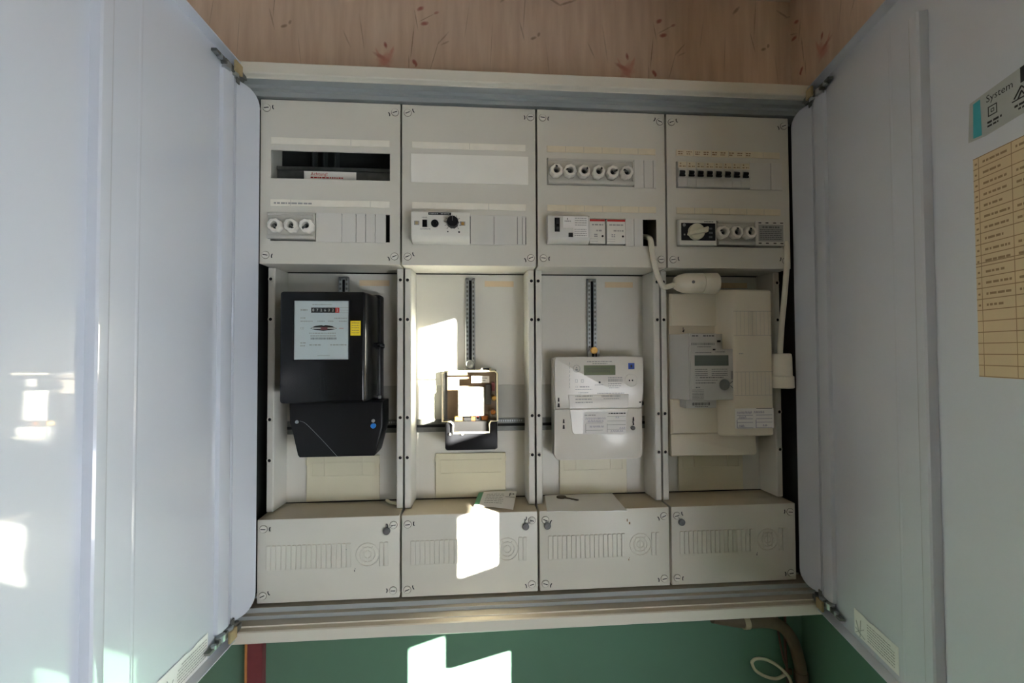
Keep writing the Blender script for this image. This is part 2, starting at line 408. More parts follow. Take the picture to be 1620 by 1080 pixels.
def window(name, y0, y1, z0, z1, bars):
    X0 = XR + T_
    fr = MB()
    for a, b, c, d in ((y0 - 50, y0, z0 - 50, z1 + 50), (y1, y1 + 50, z0 - 50, z1 + 50), (y0, y1, z0 - 50, z0), (y0, y1, z1, z1 + 50)): fr.box(X0, X0 + 14, a, b, c, d)
    o = struct(name, fr, ['window_white'])
    for a, b, c, d in bars: k = MB(); k.box(X0 + 1, X0 + 13, a, b, c, d); struct('glazing_bar', k, ['window_white'], o)
    zs = sorted([z0, z1] + [v for bar in bars if bar[0] <= y0 and bar[1] >= y1 for v in bar[2:]])
    ys = sorted([y0, y1] + [v for bar in bars if bar[2] <= z0 and bar[3] >= z1 for v in bar[:2]])
    for i in range(0, len(zs), 2):
        for j in range(0, len(ys), 2):
            k = MB(); k.box(X0 + 5, X0 + 8, ys[j], ys[j + 1], zs[i], zs[i + 1]); struct('pane', k, ['pane'], o)
    return o
window('window_1', W1[0] - 24, W1[1] + 20, W1_PANES[0][0], W1_PANES[2][1] + 20, [(W1[0] - 24, W1[1] + 20, W1_PANES[k][1] + 25, W1_PANES[k + 1][0] - 15) for k in (0, 1)])
win2 = window('added_fill_window', W2[0], W2[1] - 5, W2[2], W2[3], [(-1640, -1580, W2[2], W2[3])])  # unseen window, added and sized for fill light from the right
b = MB(); n = 150; vs = []
for i in range(n + 1):
    y = -2360 + (2360 - 814) * i / n; x = 1064 + 9 * math.sin(i * 0.62) + 3 * math.sin(i * 0.23)
    vs += [(x, y, -620), (x, y, 240)]
b.raw(vs, [(2 * i, 2 * i + 2, 2 * i + 3, 2 * i + 1) for i in range(n)])
struct('added_curtain', b, ['diffuser_cloth'], win2)  # unseen curtain, added to stop direct sun and soften the fill
b = MB(); b.lathe([(9, -2400), (9, -805)], 1064, 246, 14, axis='y')
struct('added_curtain_rod', b, ['zinc'], win2)  # rod for the added curtain, out of view

mb = MB(); mb.box(-60, -32, 99, YW, ZF, -30, mi=0); mb.box(-64, -60, 97, YW, ZF, -30, mi=1)
solo('painted_batten', 'dark red painted wooden batten with bare orange edge on green wall below cabinet', 'batten', mb, ['red_brown', 'raw_wood'])

# ---------------------------------------------------------------- the cabinet
FX0, FX1, FZ0, FZ1 = -24.0, 1029.0, -42.0, 939.0
cab = Thing('meter_cabinet', 'large open grey steel meter cabinet with two doors hung on the wall', 'cabinet', (500, 112, FZ0))
def ring_loft(prof, mats_at, sx):
    mbx = MB(); vs = []; fs = []
    for y, d in prof:
        dx = d * sx
        vs += [(FX0 + dx, y, FZ0 + d), (FX1 - dx, y, FZ0 + d), (FX1 - dx, y, FZ1 - d), (FX0 + dx, y, FZ1 - d)]
    for j in range(len(prof) - 1):
        for i in range(4): mbx.raw([vs[j * 4 + i], vs[j * 4 + (i + 1) % 4], vs[(j + 1) * 4 + (i + 1) % 4], vs[(j + 1) * 4 + i]], [(0, 1, 2, 3)], mats_at[j])
    return mbx
SX = 0.07
cab.part('front_frame', ring_loft([(110, 0), (-41, 0), (-42, 1), (-42, 18.5), (-40, 20), (-31, 20.6), (-30, 21.2), (-30, 23)], [0] * 7, SX), 'frame_paint')
cab.part('inner_lip', ring_loft([(-29.8, 22.0), (-29.8, 22.6), (-12.5, 22.8), (-12, 23.3), (-12, 29.0), (-11.5, 29.4), (-3.5, 29.6), (-3, 30.0), (-3, 38.0), (30, 38.2), (30, 42)], [0] * 10, SX), 'shaded_lip_paint')
mb = MB(); mb.box(FX0, FX1, 108, 112, FZ0, FZ1); cab.part('back_sheet', mb, 'shade_and_dark_parts')
for xa in (FX0 + 2.5, FX1 - 4.5): mb = MB(); mb.box(xa, xa + 2, 0, 108, -3, 900); cab.part('side_shade_strip', mb, 'shade_and_dark_parts')  # added dark strips, painting the shadow in the side gaps

DA = 0.21
def left_xf(t, n, z): a = 0.035; return (-24.5 + n * math.cos(a) - t * math.sin(a), -50 - t * math.cos(a) - n * math.sin(a), z)
def right_xf(t, n, z): return (1020 - t * math.sin(DA) - n * math.cos(DA), -50 - t * math.cos(DA) + n * math.sin(DA), z)
def rounded(x0, x1, z0, z1, r, corners, n=6):
    """rectangle outline with chosen corners rounded: 'bl br tr tl'"""
    out = []
    for nm, cx, cz, a0 in (('bl', x0 + r, z0 + r, 180), ('br', x1 - r, z0 + r, 270), ('tr', x1 - r, z1 - r, 0), ('tl', x0 + r, z1 - r, 90)):
        if nm in corners:
            for k in range(n + 1): a = math.radians(a0 + 90 * k / n); out.append((cx + r * math.cos(a), cz + r * math.sin(a)))
        else: out.append({'bl': (x0, z0), 'br': (x1, z0), 'tr': (x1, z1), 'tl': (x0, z1)}[nm])
    return out
DW = 490.0
def door(xf, label, right):
    # local axes: t from the hinge to the free edge, n out of the inner face, z up
    mb = MB()
    mb.box(0, DW, -2, 0, -30, 930, r=0.6, seg=1)
    mb.box(0, DW, -2, 17, 928.4, 930, r=0.5, seg=1); mb.box(0, DW, -2, 17, -30, -28.4, r=0.5, seg=1)
    mb.box(DW - 1.6, DW, -2, 17, -30, 930, r=0.5, seg=1); mb.box(0, 1.6, -2, 8, -30, 930, r=0.5, seg=1)
    d = cab.part('door', mb, 'door_paint', label=label, xf=xf)
    # a hat-section stiffener, a folded strip along the hinge and the slanted hinge flange
    mb = MB(); mb.prism([(238, 0), (240, 2), (248, 11), (251, 12), (263, 12), (265, 10), (266, 0)], 18, 876, axis='z'); cab.part('stiffener_rib', mb, 'door_paint', d, xf=xf)
    mb = MB(); mb.prism([(191, 0), (192.5, 0.5), (195, 0.5), (197, 0)], -20, 915, axis='z'); cab.part('pressed_crease', mb, 'door_paint', d, xf=xf)
    mb = MB(); mb.prism([(4, 0), (6, 9), (22, 9), (30, 6), (31, 0)], -2, 908, axis='z'); cab.part('edge_fold', mb, 'door_paint', d, xf=xf)
    fl = MB()
    pts = rounded(-46, -2, -2, 903, 26, ('bl', 'tl')); k0 = len(pts)
    vs = [(t, 9 + (-2 - t) * 0.37, z) for t, z in pts] + [(t, 6 + (-2 - t) * 0.37, z) for t, z in pts]
    fl.raw(vs, [tuple(range(k0)), tuple(range(k0, 2 * k0))[::-1]] + [(i, (i + 1) % k0, k0 + (i + 1) % k0, k0 + i) for i in range(k0)])
    cab.part('hinge_flange', fl, 'door_paint', d, xf=xf)
    for s, z0 in ((1, 912.0), (-1, -12.0)):
        h = MB()
        za, zb = sorted((z0, z0 + 4 * s))
        za, zb = sorted((z0 - 5 * s, z0 + 5 * s)); h.box(-20, 34, 3, 12.5, za, zb, r=1.2, seg=1, mi=0); za, zb = sorted((z0, z0 + 5 * s)); h.box(30, 58, 2, 11, za, zb, r=0.8, seg=1, mi=0)                                 # arm along the door edge
        h.prism([(-22, z0), (-6, z0), (-6, z0 + 14 * s), (-22, z0 + 12 * s)], 12, 15, axis='y', mi=0)
        za, zb = sorted((z0 - 3 * s, z0 + 15 * s)); h.box(-6, 14, 12.5, 17, za, zb, r=0.8, seg=1, mi=1)  # yellow block
        za, zb = sorted((z0 - 18 * s, z0 + 2 * s)); h.box(-4, 5, 11, 13.5, za, zb, r=0.8, seg=1, mi=0)  # tongue
        za, zb = sorted((z0 + 2 * s, z0 - 9 * s))
        for t in (4, 26): h.lathe([(7, za), (7, zb - 1), (5, zb)], t, 8, 18, axis='z', mi=2)
        za, zb = sorted((z0 - 1 * s, z0 + 1 * s)); h.lathe([(4, za - 2), (4, zb + 2)], 44, 8, 14, axis='z', mi=2)
        cab.part('hinge', h, ['zinc_dark', 'yellow_zinc', 'zinc'], d, label='zinc plated link hinge', xf=xf)
    # mounting note stuck in the lower corner, its upper edge lifting
    st = MB(); t0, t1, z0, z1 = 46, 152, -28, 12
    if right: t0, t1, z0, z1 = 81, 184, -20, 20
    N = 12; vs = []; fs = []
    for i in range(N + 1):
        t = t0 + (t1 - t0) * i / N; w = 1.5 * math.sin(i * 1.3) ** 2
        vs += [(t, 0.5, z0), (t, 0.9 + w * 1.2, z1 + w - (1.5 if 3 < i < 6 else 0))]
    for i in range(N): fs.append((2 * i, 2 * i + 2, 2 * i + 3, 2 * i + 1))
    st.raw(vs, fs, 0); xs = (t0 + 36, t1 - 6) if right else (t0 + 6, t1 - 36)
    tx = MB()
    for k in range(7): tx.words(xs[0], xs[1] - (8 if k == 0 else 0), z1 - 7 - k * 4.2, 1.5, 1.9, 40 + k)
    st.raw([(x, y + 0.9 * (z - z0) / (z1 - z0), z) for x, y, z in tx.v], tx.f, 1)
    cx = t0 + 18 if right else t1 - 18
    for a, b in (((-12, 4), (10, 20)), ((-12, 12), (12, 6)), ((0, 3), (2, 30)), ((-10, 24), (-2, 8))):
        st.tube([(cx + a[0], 2.6, z0 + a[1]), (cx + b[0], 2.6, z0 + b[1])], 0.35, 5, mi=1, sub=1)
    cab.part('mounting_note', st, ['paper', 'ink_pale'], d, label='white sticker with fitting drawing', xf=xf)
    if right:
        # grey maker's label with teal edge
        k = MB(); k.raw([(323, 0.4, 722), (320, 0.4, 678), (342, 0.4, 676), (448, 0.4, 684), (450, 0.4, 733)], [(0, 1, 2, 3, 4)], 0)
        k.raw([(328, 0.7, 719), (327, 0.7, 680), (338, 0.7, 679), (337, 0.7, 720)], [(0, 1, 2, 3)], 1)
        k.text('System', 344, 715, 11, 0.7, 2, 'LEFT')
        k.raw([(383, 0.6, 711), (383, 0.6, 727), (430, 0.6, 730), (430, 0.6, 714)], [(0, 1, 2, 3)], 2)
        def sq(a, b, c, d_, w):
            for p in ((a, b, c, c + w), (a, b, d_ - w, d_), (a, a + w, c, d_), (b - w, b, c, d_)): k.quad(*p, 0.7, 2)
        sq(346, 357, 695, 706, 1.2); sq(349.5, 353.5, 698.5, 702.5, 0.9)
        for a, b in (((376, 698), (384, 708)), ((384, 708), (392, 698)), ((374, 696), (394, 696)), ((380, 696), (384, 703)), ((384, 703), (388, 696))): k.tube([(a[0], 0.8, a[1]), (b[0], 0.8, b[1])], 0.6, 5, mi=2, sub=1)
        k.words(345, 362, 689, 2.4, 0.7, 5, 2); k.words(345, 358, 685, 2.0, 0.7, 6, 2); k.words(376, 398, 690, 2.4, 0.7, 7, 2); k.words(380, 394, 686, 2.0, 0.7, 8, 2)
        cab.part('maker_label', k, ['system_label', 'teal', 'ink_dark'], d, label='grey label with teal edge', xf=xf)
        # yellowed circuit list
        k = MB(); k.box(326, 446, 0.2, 0.8, 410, 656, mi=0)
        rows = 20
        for i in range(rows + 1):
            z = 410.8 + (656 - 410.8) * i / rows; k.quad(326, 446, z - 0.5, z + 0.5, 0.9, 1)
            if i == 10: k.quad(326, 446, z + 3, z + 4, 0.9, 1)
            if i > 5 and i < rows:
                k.words(338, 338 + 22 + 10 * math.sin(i * 2.1) ** 2, z + 5.5, 2.6, 0.9, 60 + i, 2)
                k.words(328, 331, z + 5.5, 2.2, 0.9, 90 + i, 2)
                if i % 3: k.words(376, 410, z + 5.5, 2.6, 0.9, 120 + i, 2)
        for t in (332.5, 371, 420): k.quad(t, t + 0.8, 411, 656, 0.9, 1)
        cab.part('circuit_list', k, ['list_paper', 'ink_brown', 'ink_brown'], d, label='yellowed paper table', xf=xf)
    return d
door(left_xf, 'brightly lit left door leaf', False)
door(right_xf, 'shaded right door leaf with maker label and paper table', True)

# ---------------------------------------------------------------- shared small pieces
def screw_meshes():
    h = MB(); h.lathe([(6.1, 0), (6.1, -1.4), (5.4, -2.0)], 0, 0, 24, mi=0); h.lathe([(7.0, 0.2), (7.0, -0.15)], 0, 0, 24, mi=1)  # flat dark ring paints the gap shadow around the head
    s = MB(); s.box(-4.2, 4.2, -2.3, -1.9, -0.7, 0.7)
    # the curved arrow pressed beside it
    pts = [(9.5 + 2.5 * (1 - math.cos(a)), 4.6 * math.sin(a)) for a in [math.radians(v) for v in range(-60, 61, 20)]]
    s.raw([(x, -0.25, z) for x, z in pts] + [(x + 1.9, -0.25, z * 0.9) for x, z in pts], [(i, i + 1, len(pts) + i + 1, len(pts) + i) for i in range(len(pts) - 1)])
    return h.mesh('screw', ['screw_plastic', 'gap_shadow']), s.mesh('slot', ['ink_dark'])
SCREW, SLOT = screw_meshes()
rs = random.Random(7)
def screws(th, spots, x0):
    for u, z in spots:
        right = u > 125; p = (x0 + u, 0, z)
        o = th.inst('screw', SCREW, p)
        th.inst('slot', SLOT, p, o, p, (math.pi if right else 0) + rs.uniform(-0.45, 0.45))
CAP = {}
def cap_mesh():
    if 'cap' not in CAP:
        c = MB(); c.lathe([(11.2, 0), (12.2, -3), (12.4, -9), (12.0, -13), (10.6, -15.5), (6.6, -16), (5.6, -14.5), (5.4, -7)], 0, 0, 48, lobes=8, amp=0.5)
        CAP['cap'] = c.mesh('fuse_cap', ['porcelain'])
        w = MB(); w.lathe([(5.3, -7), (5.3, -7.4), (2.6, -8.4)], 0, 0, 20); w.box(0.5, 8.6, -16.4, -13.8, -1.2, 1.2)
        CAP['win'] = w.mesh('sight_window', ['zinc_dark'])
        w = MB(); w.lathe([(3.1, -8.2), (3.1, -8.6), (2.4, -9)], 0, 0, 16); w.lathe([(1.5, -16.1), (1.5, -16.5)], 6.4, 0, 10); w.box(1, 6.5, -16.3, -13.5, -0.9, 0.9)
        CAP['hole'] = w.mesh('key_hole', ['dark_hole'])
    return CAP
def fuse_block(label, x0, x1, z0, z1, centres, angles):
    th = Thing('fuse_block', label, 'fuse holder', ((x0 + x1) / 2, 0, z0), 'porcelain fuse holders')
    b = MB(); b.box(x0 + 0.4, x1 - 0.4, -3, -0.1, z0 + 0.4, z1 - 0.4, r=0.6, seg=1); b.box(max(x0, 250 * int(x0 // 250) + 20.3) + 0.2, x1 - 0.6, -0.2, 24, max(z0, 641.4) + 0.8, z1 - 0.8)
    b.box(x0 + 0.4, x1 - 0.4, -8, -2.5, z0 + 0.4, z0 + 7, r=1, seg=2); b.box(x0 + 0.4, x1 - 0.4, -5, -2.5, z1 - 5, z1 - 0.4, r=0.8, seg=1)
    b.box(x1 - 4, x1 - 0.4, -6, -2.5, z0 + 6, z1 - 4, r=0.8, seg=1)
    th.part('socket_body', b, 'socket_grey'); c = cap_mesh()
    for (x, z), a in zip(centres, angles):
        p = (387.7 + (x - 387.7) * 0.9855, -3, 439.7 + (z - 439.7) * 0.9855); o = th.inst('fuse_cap', c['cap'], p, roty=a * 0.37)
        th.inst('sight_window', c['win'], p, o, p, a); th.inst('key_hole', c['hole'], p, o, p, a + 0.2)

# ---------------------------------------------------------------- the four fields
WHERE = ['leftmost field', 'second field from the left', 'third field from the left', 'rightmost field']
UP_LABEL = ['upper grey cover panel with long open slot showing a red-lettered label',
            'upper grey cover panel holding a long blank card and a knobbed switch box',
            'upper grey cover panel holding six porcelain fuses in its top row',
            'upper grey cover panel holding a row of eight black-lever breakers']
LOW_LABEL = ['lower grey ribbed cover box under the big black meter, leftmost',
             'lower grey ribbed cover box with bright sunlight patch on its front',
             'lower grey ribbed cover box with paper sheet and key on top',
             'lower grey ribbed cover box at the dark right end']
for i in range(4):
    x0 = 250.0 * i
    X = lambda u: x0 + u
    # upper cover
    th = Thing('upper_cover', UP_LABEL[i], 'cover panel', (X(125), 0, 600), 'upper cover panels')
    b = MB(); b.plate(X(1.9), X(248.1), 600, 896.5, [(X(20), X(230), 754, 805), (X(20), X(230), 641, 692)], 0, 3)
    b.box(X(1.9), X(3.9), 3, 86, 600, 896.5); b.box(X(246.1), X(248.1), 3, 86, 600, 896.5); b.box(X(3.9), X(246.1), 3, 86, 600, 602); b.box(X(3.9), X(246.1), 3, 86, 894.5, 896.5)
    th.part('panel', b, 'cover_plastic')
    screws(th, ((12, 881), (239, 881), (12, 615.5), (238.5, 615.5)), x0)
    cream = 'strip_cream' if i < 2 else 'strip_yellowed'
    for k, (za, zb) in enumerate(((816, 828), (704, 716))):
        s = MB(); s.box(X(20), X(229.5), -1.2, 0, za, zb, r=0.3, seg=1, mi=0)
        for n in range(1, 6):
            if (n * 7 + i * 3 + k) % 4 == 0 or i >= 2: s.quad(X(20 + n * 35), X(20.5 + n * 35), za + 0.5, zb - 0.5, -1.3, 1)
        if i == 0 and k == 1: s.words(X(26), X(92), 709, 3.0, -1.35, 3, 2)
        if i == 3 and k == 0:
            for n in range(9): s.words(X(24 + n * 17), X(34 + n * 17), 824, 2.2, -1.35, 30 + n, 2); s.words(X(24 + n * 17), X(33 + n * 17), 820, 2.2, -1.35, 50 + n, 2)
        th.part('label_strip', s, [cream, 'ink_pale', 'ink_brown' if i == 3 else 'ink_pale'])
    # meter tray
    th = Thing('meter_tray', 'recessed pale grey meter tray with bolt holes, ' + WHERE[i], 'meter tray', (X(125), 90, 148), 'meter trays')
    b = MB(); b.box(X(14), X(236), 88, 91, 149, 598); th.part('back_panel', b, 'tray_plastic')
    for s in (0, 1):
        b = MB(); f = (lambda u: X(u)) if s == 0 else (lambda u: X(250 - u))
        pts = [(f(2.0), 35), (f(12), 35), (f(13.5), 36.5), (f(16), 88), (f(14), 90), (f(10.5), 38), (f(4), 38), (f(4), 90), (f(2.0), 90)]
        b.prism(pts, 149, 599, axis='z'); th.part('side_flange', b, 'tray_plastic')
    hole = MB(); hole.lathe([(4.9, 0), (4.9, -1.2), (4.3, -1.8), (3.1, -1.8), (3.0, -0.2)], 0, 0, 20, mi=0); hole.lathe([(3.0, -0.3), (3.0, -0.9)], 0, 0, 16, mi=1)
    hm = hole.mesh('bolt_hole', ['screw_plastic', 'dark_hole'])
    for u in (6.6, 243.4):
        for z in (578, 503, 318, 243): th.inst('bolt_hole', hm, (X(u), 35, z))
    r = MB(); zl = 300 if i in (0, 3) else (395 if i == 1 else 300)
    r.box(X(115.2), X(122), 81, 88, zl, 591, r=0.5, seg=1, mi=0); r.box(X(127.5), X(134.3), 81, 88, zl, 591, r=0.5, seg=1, mi=0); r.box(X(122), X(127.5), 86, 88, zl, 591, mi=1); r.box(X(115.2), X(134.3), 81, 88, 586, 591, r=0.5, seg=1, mi=0)
    z = zl + 4
    while z < 584: r.box(X(117), X(120.5), 80.4, 81.2, z, z + 4.5, mi=2); r.box(X(129), X(132.5), 80.4, 81.2, z, z + 4.5, mi=2); z += 9
    th.part('mounting_rail', r, ['zinc', 'dark_hole', 'zinc_dark'])
    r = MB(); r.box(X(18), X(235), 84, 88, 281.5, 307, r=0.5, seg=1, mi=0); r.box(X(18), X(235), 83.4, 84.2, 291, 296.5, mi=1)
    for n in range(12): r.box(X(176 + n * 4.6), X(178.4 + n * 4.6), 83.2, 84.2, 300, 303.5, mi=2)
    th.part('cross_rail', r, ['zinc_dark', 'dark_hole', 'zinc'])
    r = MB(); r.box(X(20), X(235.5), 86.4, 88.2, 307, 374, r=0.3, seg=1); th.part('insulating_plate', r, 'clear_grey')
    r = MB(); r.box(X(154), X(213), 87, 88.2, 574, 585.5); th.part('blank_tag', r, 'tan_tag')
    r = MB(); r.box(X(55), X(195), 83.5, 88.2, 150, 238, r=0.8, seg=1)
    for a, b_, c, d in ((64, 186, 224, 225.4), (64, 186, 198, 199.4), (64, 65.2, 198, 225), (185, 186.2, 198, 225), (88.5, 90, 199, 238), (160.5, 162, 199, 238)): r.box(X(a), X(b_), 82.4, 83.6, c, d)
    r.box(X(54), X(56.5), 81.5, 84, 222, 232); r.box(X(193.5), X(196), 81.5, 84, 222, 232)
    th.part('terminal_plate', r, 'terminal_cream')
    # lower cover
    th = Thing('lower_cover', LOW_LABEL[i], 'cover panel', (X(125), 0, 2), 'lower cover boxes')
    b = MB(); b.box(X(1.9), X(248.1), 0, 87.5, 1.5, 147.5, r=1.6, seg=2); th.part('box', b, 'cover_plastic')
    screws(th, ((12.5, 131), (237.5, 131), (12, 15), (237, 15)), x0)
    b = MB()
    for u, w in [(18.0 + 8.6 * n, 7.3) for n in range(17)] + [(213, 7.0), (221.4, 7.0)]:
        b.prism(rounded(X(u), X(u + w), 58.5, 101.5, 1.6, ('bl', 'br', 'tr', 'tl'), 2), -1.7, 0.2, r=0.4, seg=1)
    th.part('pressed_ribs', b, 'cover_plastic', kind='stuff')
    b = MB()
    for ra in (20, 13, 6.5): b.tube([(X(192 + ra * math.cos(a)), 0, 80 + ra * math.sin(a)) for a in [math.radians(v) for v in range(0, 360, 20)]], 1.1, 6, closed=True, sub=2)
    for u in (183.5, 192, 200.5): b.box(X(u - 0.8), X(u + 0.8), -1.4, 0.2, 66, 94)
    th.part('pressed_emblem', b, 'cover_plastic')
    k = MB()
    for u, z, w, h in ((153.5, 90.5, 2.6, 1.4), (157.5, 90.8, 2.6, 1.4), (168.5, 52.5, 1.6, 3.4), (170, 56, 1.0, 2.0)): k.quad(X(u), X(u + w), z - h / 2, z + h / 2, -0.15)
    if i == 2: k.quad(X(170), X(173), 117.5, 122, -0.15); k.quad(X(166), X(168), 123, 128, -0.15)
    th.part('scuff_marks', k, 'ink_brown' if i == 2 else 'ink', kind='stuff')
    su, sz = ((226, 121.5), (226, 121), (16, 121), (21, 119))[i]
    k = MB(); k.disc(X(su), sz, 6.2, -5.5, -1.0, 20, b=1.0); th.part('lead_seal', k, 'lead', label='small grey lead seal')
    au = 237.5 if su > 125 else 12.5
    k = MB(); k.tube([(X(su), -3, sz + 2), (X((su + au) / 2 - 1), -4, 127), (X(au), -2.5, 131)], 0.45, 6); th.part('sealing_wire', k, 'zinc_dark')
    if su > 125: k = MB(); k.box(X(su - 2.2), X(su - 0.4), -2, 0.2, 124, 134, r=0.4, seg=1); th.part('seal_tab', k, 'zinc_dark')

# ---------------------------------------------------------------- devices in the upper covers
# field 1
k = Thing('din_rail', 'dark steel rail seen inside the open slot of the first panel', 'rail', (125, 60, 765))
b = MB(); b.box(6, 244, 56, 62, 764, 772, r=0.6, seg=1); b.box(6, 244, 60, 63, 772, 792); b.box(6, 244, 56, 62, 792, 799, r=0.6, seg=1); k.part('rail_profile', b, 'zinc_dark')
for u in (70, 90, 112): b = MB(); b.box(u, u + 3, 62, 85, 604, 894); k.part('support_strut', b, 'shade_and_dark_parts')
b = MB(); b.box(67, 162, 29, 30, 745, 780, mi=0); b.text('Achtung!', 79, 774.5, 8.5, 28.8, 1, 'LEFT'); b.words(79, 138, 768, 2.4, 28.8, 12, 1); b.words(79, 120, 762, 2.4, 28.8, 13, 1)
b.box(60, 172, 30, 36, 742, 752, mi=2)
solo('warning_label', 'white warning card with red lettering inside the dark open slot', 'label', b, ['card_white', 'red_paint', 'black_plastic'])
fuse_block('grey holder with three white fuse caps at the far left panel', 16, 98.8, 643.5, 692, [(28, 669), (56, 669), (83, 669)], [0.8, 0.55, 1.55])
def blanks(label, cuts, z0, z1):
    th = Thing('blanking_strip', label, 'blanking plate', ((cuts[0] + cuts[-1]) / 2, 2, z0), 'blanking strips')
    for a, c in zip(cuts[:-1], cuts[1:]): b = MB(); b.box(a + 0.35, c - 0.35, -1.6, -0.1, z0, z1, r=0.3, seg=1); b.box(a + 1, c - 1, -0.2, 5, max(z0, 641.5) + 1 if z0 < 700 else 755.5, 690 if z0 < 700 else 803); th.part('segment', b, 'blank_plastic')
blanks('blank grey filler strip right of the three fuses in the leftmost panel', [99, 145, 170, 187, 204, 223], 639.6, 692.8)
# field 2
b = MB(); b.box(268, 484.5, -1.4, -0.3, 752.4, 805.6, r=0.2, seg=1)
solo('blank_card', 'long blank off-white card covering the upper slot of second panel', 'card', b, ['card_white'])
sb = Thing('switch_box', 'white control box with black knob, rocker and push button', 'switch box', (324, 0, 637))
b = MB()
pr = [(3, 640), (-22, 640), (-24.2, 641.5), (-25, 645), (-25, 690), (-24, 691.5), (3, 693)]
pr = [(3, 638), (-10, 638), (-16, 640.5), (-21, 643.5), (-24, 646.5), (-25, 650), (-25, 690), (-23.5, 692), (3, 693)]
b.prism(pr, 272, 375.5, axis='x'); sb.part('housing', b, 'device_white')
b = MB(); b.quad(302, 342.5, 685.4, 690.2, -25.15, 0)
for a, c in ((304, 321), (324, 340)): b.words(a, c, 687.8, 1.8, -25.3, int(a), 1)
sb.part('name_plate', b, ['ink_dark', 'ink_pale'])
b = MB(); b.box(291.5, 300, -26.2, -24.5, 663.6, 676.6, r=0.4, seg=1); rk = sb.part('rocker_switch', b, 'black_plastic')
b = MB(); b.hull8((292.3, 299.2, 664.4, 669), -28.2, (292.3, 299.2, 664.4, 675.8), -26.1, r=0.3, seg=1); sb.part('rocker_key', b, 'black_gloss', rk)
b = MB(); b.lathe([(6.8, -25), (6.8, -27.5), (6, -29), (3.4, -29), (3.0, -27.4)], 313.6, 670, 26); sb.part('push_button', b, 'black_plastic')
b = MB(); b.lathe([(10.2, -25), (10.6, -30), (9.6, -38), (8.6, -39)], 345.4, 671.6, 30, lobes=10, amp=0.5); kn = sb.part('dial_knob', b, 'black_plastic')
b = MB(); b.box(344.6, 346.2, -39.6, -38.5, 672, 680.5); sb.part('pointer', b, 'ink', kn)
b = MB()
for n in range(11):
    a = math.radians(-45 + 270 * n / 10 - 0); ca, sa = math.cos(a), math.sin(a)
    b.tube([(345.4 + 11.5 * ca, -25.2, 671.6 + 11.5 * sa), (345.4 + 15 * ca, -25.2, 671.6 + 15 * sa)], 0.4, 5, sub=1)
b.disc(336.5, 656, 1.3, -25.3, -25, 10); b.disc(356.5, 655.5, 1.7, -25.3, -25, 10)
b.text('HAND', 295.5, 680.6, 3.2, -25.2); b.text('AUTOMATIK', 297, 660, 3.2, -25.2)
sb.part('scale_print', b, 'ink_dark')
for u in (281.5, 363):
    b = MB(); b.box(u - 4.5, u + 4.5, -25.3, -24.6, 667, 674.5, mi=0); b.disc(u, 670.5, 3, -26.2, -25, 14, mi=1); sb.part('screw_recess', b, ['ink_pale', 'brass' if u > 300 else 'yellow_zinc'])
blanks('blank grey filler strip right of the knobbed switch box', [376.3, 420, 463.3, 472.7, 479], 638.8, 694)
# field 3
fuse_block('long grey holder with six white fuse caps in the third panel', 520.4, 686, 755, 803.6, [(537.5, 781), (563.5, 781), (590.3, 780.5), (618.3, 780.5), (645.3, 780.3), (672.8, 780.8)], [3.3, 2.3, -0.6, 3.9, -0.3, 2.5])
blanks('blank grey filler strip right of the six fuses in third panel', [687, 706.2, 724.2, 730.3], 751.4, 805.8)
dv = Thing('residual_current_device', 'bulky light grey safety switch with black toggle and white sticker', 'circuit breaker', (559, 0, 643))
b = MB(); pr = [(-1, 641.5), (-6, 641.8), (-12, 643), (-17, 646.5), (-19, 651), (-19, 689), (-17, 691.5), (-1, 692)]
b.prism(pr, 518, 596, axis='x'); b.box(521, 595, -1.2, 10, 643, 691); dv.part('housing', b, 'device_grey')
def nudge(b, dx, dz): b.v = [(x + dx, y, z + dz) for x, y, z in b.v]; return b
b = MB(); b.box(533.5, 543, -19.6, -18.5, 665, 691, r=0.3, seg=1); lv = dv.part('toggle_slot', nudge(b, -3, -4.5), 'dark_hole')
b = MB(); b.hull8((535, 542, 668, 673), -25, (535, 542, 666, 682), -19.2, r=0.8); b.hull8((536, 541, 680, 689), -22, (536, 541, 678, 689), -19.2, r=0.5, seg=1); dv.part('toggle', nudge(b, -3, -4.5), 'black_plastic', lv)
b = MB(); b.box(559, 567, -20.4, -18.5, 655.5, 663.5, r=0.4, seg=1); dv.part('test_button', nudge(b, -3, -4.5), 'black_plastic')
b = MB(); b.quad(549, 595.5, 672.5, 694, -19.25, 0); b.quad(567.5, 595.5, 655.5, 673, -19.25, 0)
b.quad(556.5, 558, 687.5, 690.5, -19.4, 1); b.words(552, 564, 685, 1.2, -19.4, 3, 1)
for n in range(4): b.words(571, 593, 690.5 - n * 4.2, 1.4, -19.4, 20 + n, 2)
for n in range(4): b.words(570, 593, 670 - n * 3.8, 1.4, -19.4, 30 + n, 2)
dv.part('rating_sticker', nudge(b, -3, -4.5), ['paper', 'ink_dark', 'ink_pale'])
